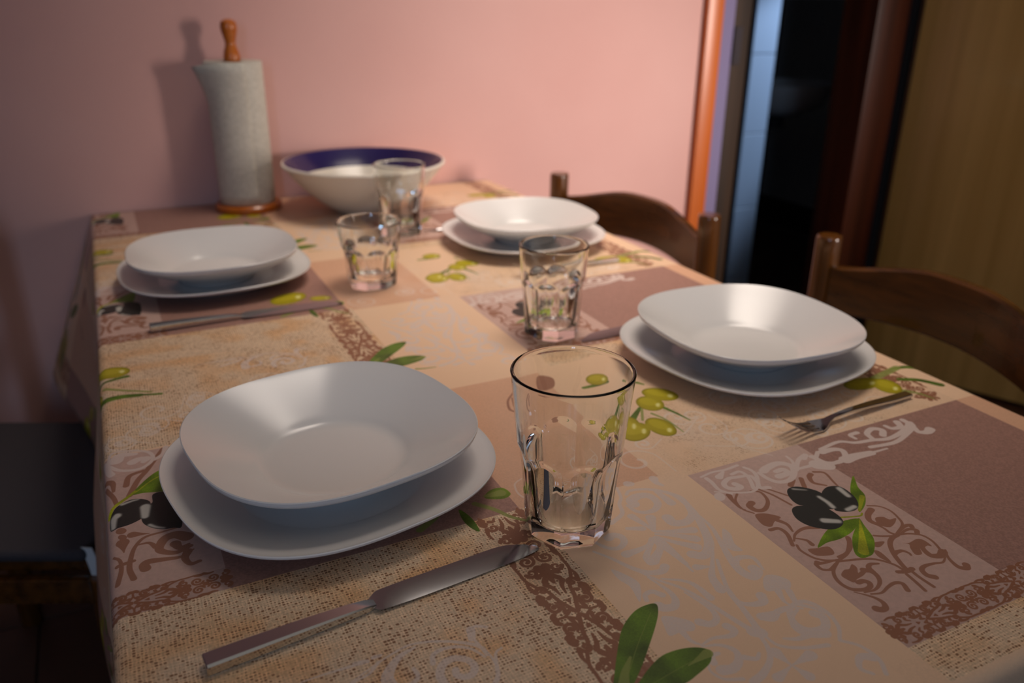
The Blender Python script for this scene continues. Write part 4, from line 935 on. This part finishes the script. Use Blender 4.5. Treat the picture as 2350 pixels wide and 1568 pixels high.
def make_fork():
    root = thing('table_fork', 'fork', 'fork', (0, 0, 0))
    bm = bmesh.new(); rings = []
    def zc(x):      # arching spine of the fork, handle end on the left
        if x < .12: return .0022 + .006*max(0, x-.06)/.06*0 + .0045*math.sin(min(1, max(0, (x-.02)/.10))*math.pi/2)
        t = (x-.12)/.078
        return .0067 + .004*t - .0155*math.sin(t*math.pi)*.62 + .0095*t*t
    for x, w, h in [(0, .0095, .0036), (.001, .0110, .0042), (.03, .0108, .0042), (.07, .0092, .0038), (.10, .0070, .0034), (.125, .0062, .0030), (.133, .0090, .0026), (.142, .0180, .0020), (.150, .0236, .0017)]:
        z = zc(x); rings.append([(x, y, z+zz-h/2+.001) for y, zz in section(w, h, .22)])
    loft(bm, rings); obj('handle', bm, M_steel, root, angle=30)
    tm = None
    for k in range(4):
        y0 = (k-1.5)*.0062
        bm = bmesh.new(); rings = []
        for x in np.linspace(.148, .198, 12):
            t = (x-.148)/.05; w = .0040*(1-.35*t) if t < .95 else .0014; z = zc(x)
            yy = y0*(1-.06*t)
            rings.append([(x, yy+y, z+zz) for y, zz in section(w, .0017, .2)])
        loft(bm, rings); obj('tine', bm, M_steel, root, angle=30)
    return root
knife = make_knife(); fork = make_fork()
def lay(src, first, x0, y0, x1, y1, lab, grp, roll=0.0, dz=.0):
    o = src if first else copy_tree(src)
    o.location = (x0, y0, TZ+.0004+dz); o.rotation_euler = (roll, 0, math.atan2(y1-y0, x1-x0))
    o['label'] = lab; o['group'] = grp
    return o
lay(knife, True, .0545, .3000, .3093, .3268, 'steel knife in sharp focus lying in front of the nearest plate', 'steel table knives')
lay(knife, False, .0650, .9510, .3200, .9555, 'blurred steel knife in front of the far left plates', 'steel table knives')
lay(knife, False, .8200, .6950, .5656, .6860, 'steel knife whose tip shows left of the right-hand plates', 'steel table knives').scale = (1, -1, 1)
lay(knife, False, .8280, 1.2800, .5730, 1.2850, 'dark steel knife mostly hidden behind the back right plates', 'steel table knives')
lay(fork, True, .8130, .3880, .6220, .3760, 'steel fork with raised tines in front of the right-hand plates', 'steel table forks')
lay(fork, False, .8020, .9660, .6120, .9570, 'steel fork in front of the back right plates, behind a tumbler', 'steel table forks')

# ------------------------------------------------------------------ salad bowl with blue lining
bw = thing('salad_bowl', 'large white bowl with a cobalt blue band inside, against the pink wall', 'bowl', (.526, 1.508, TZ+.0004))
out = dense([(.060, .0), (.066, .004), (.090, .018), (.122, .046), (.146, .072), (.158, .088), (.1625, .0935)], 5)
rim = [(.1655, .0955), (.1668, .0985), (.1655, .1010), (.1620, .1018)]
inn = dense([(.1585, .1005), (.152, .089), (.145, .078), (.136, .066)], 5)
bot = dense([(.136, .066), (.112, .042), (.085, .024), (.055, .013), (0, .010)], 5)
obj('bowl_body', lathe(bmesh.new(), [(0, .004), (.054, .004), (.056, .0)] + out + rim, 96), M_bowl, bw)
obj('blue_lining', lathe(bmesh.new(), [(.1620, .1018)] + inn, 96), M_blue, bw)['label'] = 'cobalt blue glazed band'
obj('bowl_well', lathe(bmesh.new(), bot, 96), M_bowl, bw)

# ------------------------------------------------------------------ kitchen roll on its stand
kr = thing('paper_towel_holder', 'turned wooden kitchen roll holder with knobbed rod, by the wall', 'roll holder', (.303, 1.614, TZ+.0004))
obj('base', lathe(bmesh.new(), [(0, 0), (.064, 0), (.067, .003), (.067, .012), (.063, .0155), (0, .0155)], 72), M_ochre, kr)
obj('rod', lathe(bmesh.new(), [(0, .0155), (.011, .0155), (.011, .285), (.0155, .290), (.0165, .300), (.0140, .312), (.0105, .322), (.0100, .328), (.0125, .338), (.0155, .350), (.0160, .358), (.0140, .366), (.007, .3705), (0, .371)], 40), M_ochre, kr)
def paper():
    bm = bmesh.new(); rings = []
    n = 200; z0, z1 = .0165, .2935
    pts = []
    for i in range(n+1):
        a = 2*math.pi*i/n; r = .0560 - .0006*(i/n)
        pts.append((r*math.cos(a+2.4), r*math.sin(a+2.4)))
    inner = [(.0215*math.cos(2*math.pi*i/n+2.4), .0215*math.sin(2*math.pi*i/n+2.4)) for i in range(n+1)]
    o = [[bm.verts.new((x, y, z)) for x, y in pts[:-1]] for z in (z0, z0+.0015, z1-.0015, z1)]
    for a in (o[0], o[3]):
        for v in a: v.co.x *= .985; v.co.y *= .985
    q = [[bm.verts.new((x, y, z)) for x, y in inner[:-1]] for z in (z1-.001, z0+.001)]
    rr_ = [o[0], o[1], o[2], o[3], q[0], q[1], o[0]]
    for a, b in zip(rr_, rr_[1:]):
        for i in range(n): j = (i+1) % n; bm.faces.new((a[i], a[j], b[j], b[i]))
    return bm
roll = obj('paper_roll', paper(), M_paper)
tag(roll, 'full roll of white paper towel standing on the wooden holder', 'paper roll'); roll.location = (.303, 1.614, TZ+.0006)
bm = bmesh.new()       # loose outer sheet lifting at its upper left corner
rings = []
for k in range(15):
    z = .0170 + (.2925-.0170)*k/14; ring = []
    lift = .022*max(0, (k/14-.72)/.28)**1.3
    for i in range(14):
        t = i/13; a = math.radians(285 - 100*t); r = .0566 + .0004*t + lift*t**5
        ring.append((r*math.cos(a), r*math.sin(a), z - .008*(lift/.022)*t**4))
    rings.append(ring)
loft(bm, rings, cap=False, closed=False)
ls = obj('loose_sheet', bm, M_paper, roll, angle=180); s2 = ls.modifiers.new('t', 'SOLIDIFY'); s2.thickness = .0004
ls['label'] = 'loose sheet lifting at the corner'

# ------------------------------------------------------------------ chairs
def turned_post(H0, H1, r=.0205):
    """round post with a softened flat top"""
    bm = bmesh.new(); rings = []
    for k, z in ((.9, H0), (1, H0+.004), (1, H1-.006), (.96, H1-.002), (.88, H1)):
        c_ = .40*r; a = r*k; rings.append([(a, c_*k, z), (c_*k, a, z), (-c_*k, a, z), (-a, c_*k, z), (-a, -c_*k, z), (-c_*k, -a, z), (c_*k, -a, z), (a, -c_*k, z)])
    loft(bm, rings)
    bmesh.ops.bevel(bm, geom=[e for e in bm.edges if abs(e.verts[0].co.z-e.verts[1].co.z) > .1], offset=.0025, segments=2, profile=.5, affect='EDGES')
    return bm
def rail(z_top_end, z_top_mid, z_bot_end, z_bot_mid, bow, half=.226, th=.018, flat=.30):
    bm = bmesh.new(); rings = []; n = 40
    for i in range(n+1):
        s = i/n; y = -half + 2*half*s; e = min(s, 1-s)
        k = min(1, e/flat); k = k*k*(3-2*k)
        k2 = math.sin(math.pi*s)
        zt = z_top_end + (z_top_mid-z_top_end)*(.75*k+.25*k2); zb = z_bot_end + (z_bot_mid-z_bot_end)*k2
        x = bow*math.sin(math.pi*s)
        sl = bow*math.pi*math.cos(math.pi*s)/(2*half)
        nx_, ny_ = 1/math.hypot(1, sl), -sl/math.hypot(1, sl)
        c_ = .004
        pr = [(-th/2, zb+c_), (-th/2+c_, zb), (th/2-c_, zb), (th/2, zb+c_), (th/2, zt-c_), (th/2-c_, zt), (-th/2+c_, zt), (-th/2, zt-c_)]
        rings.append([(x+nx_*a, y+ny_*a, z) for a, z in pr])
    return loft(bm, rings)
def make_chair(label, group=None, H=.80, w=.460):
    t = thing('dining_chair', label, 'chair', (0, 0, 0), 0, group)
    hw_ = w/2
    for s in (-1, 1):
        p = obj('back_post', turned_post(0, H), M_chair_v, t); p.location = (0, s*hw_, 0)
        p = obj('front_leg', turned_post(0, .415, .019), M_chair_v, t); p.location = (-.38, s*(hw_-.02), 0)
        obj('side_rail', box(-.37, -.01, s*(hw_-.012)-.010, s*(hw_-.012)+.010, .375, .415, .003), M_chair, t)
        obj('stretcher', box(-.37, -.01, s*(hw_-.012)-.009, s*(hw_-.012)+.009, .19, .212, .005), M_chair, t)
    obj('top_rail', rail(H-.050, H-.015, H-.130, H-.114, .050, hw_-.005, flat=.42), M_chair, t)
    obj('lower_rail', rail(.585, .615, .53, .545, .035, hw_-.005), M_chair, t)
    obj('seat', box(-.37, .0, -hw_+.024, hw_-.024, .415, .438, .008), M_chair, t)
    obj('front_rail', box(-.392, -.372, -hw_+.03, hw_-.03, .375, .415, .003), M_chair, t)
    return t
ch = make_chair('brown wooden ladder-back chair at the far right, nearer the pink wall', 'brown wooden dining chairs')
ch.location = (.994, 1.234, 0); ch.rotation_euler = (0, 0, R(7.5))
c2 = copy_tree(ch); c2['label'] = 'brown wooden ladder-back chair at the right edge, in front of the veneered door'
c2.location = (1.094, .577, 0); c2.rotation_euler = (0, 0, R(-5))
c3 = copy_tree(ch); c3['label'] = 'wooden chair with a dark grey seat pad, left of the table'
c3.location = (-.317, 1.252, 0); c3.rotation_euler = (0, 0, R(155)); c3.scale = (1, .86, 1)
pad = obj('seat_pad', box(-.19, .17, -.19, .19, .0, .020, .009, 3), M_pad)
tag(pad, 'dark grey fabric seat pad on the chair left of the table', 'cushion')
pad.location = (-.140, 1.170, .4383); pad.rotation_euler = (0, 0, R(-25))
bm = bmesh.new(); rings = []
for k in range(9):
    t = k/8; rings.append([(.0+.010*math.sin(t*1.2), -.004*t, -t*.05), (.016+.010*math.sin(t*1.2), -.004*t-.002, -t*.05), (.016+.010*math.sin(t*1.2), -.004*t, -t*.05), (.0+.010*math.sin(t*1.2), -.004*t+.002, -t*.05)])
loft(bm, rings); rb_ = obj('tie_ribbon', bm, M_ribbon, pad); rb_.location = (.163, -.180, .020); rb_['label'] = 'white ribbon tie'
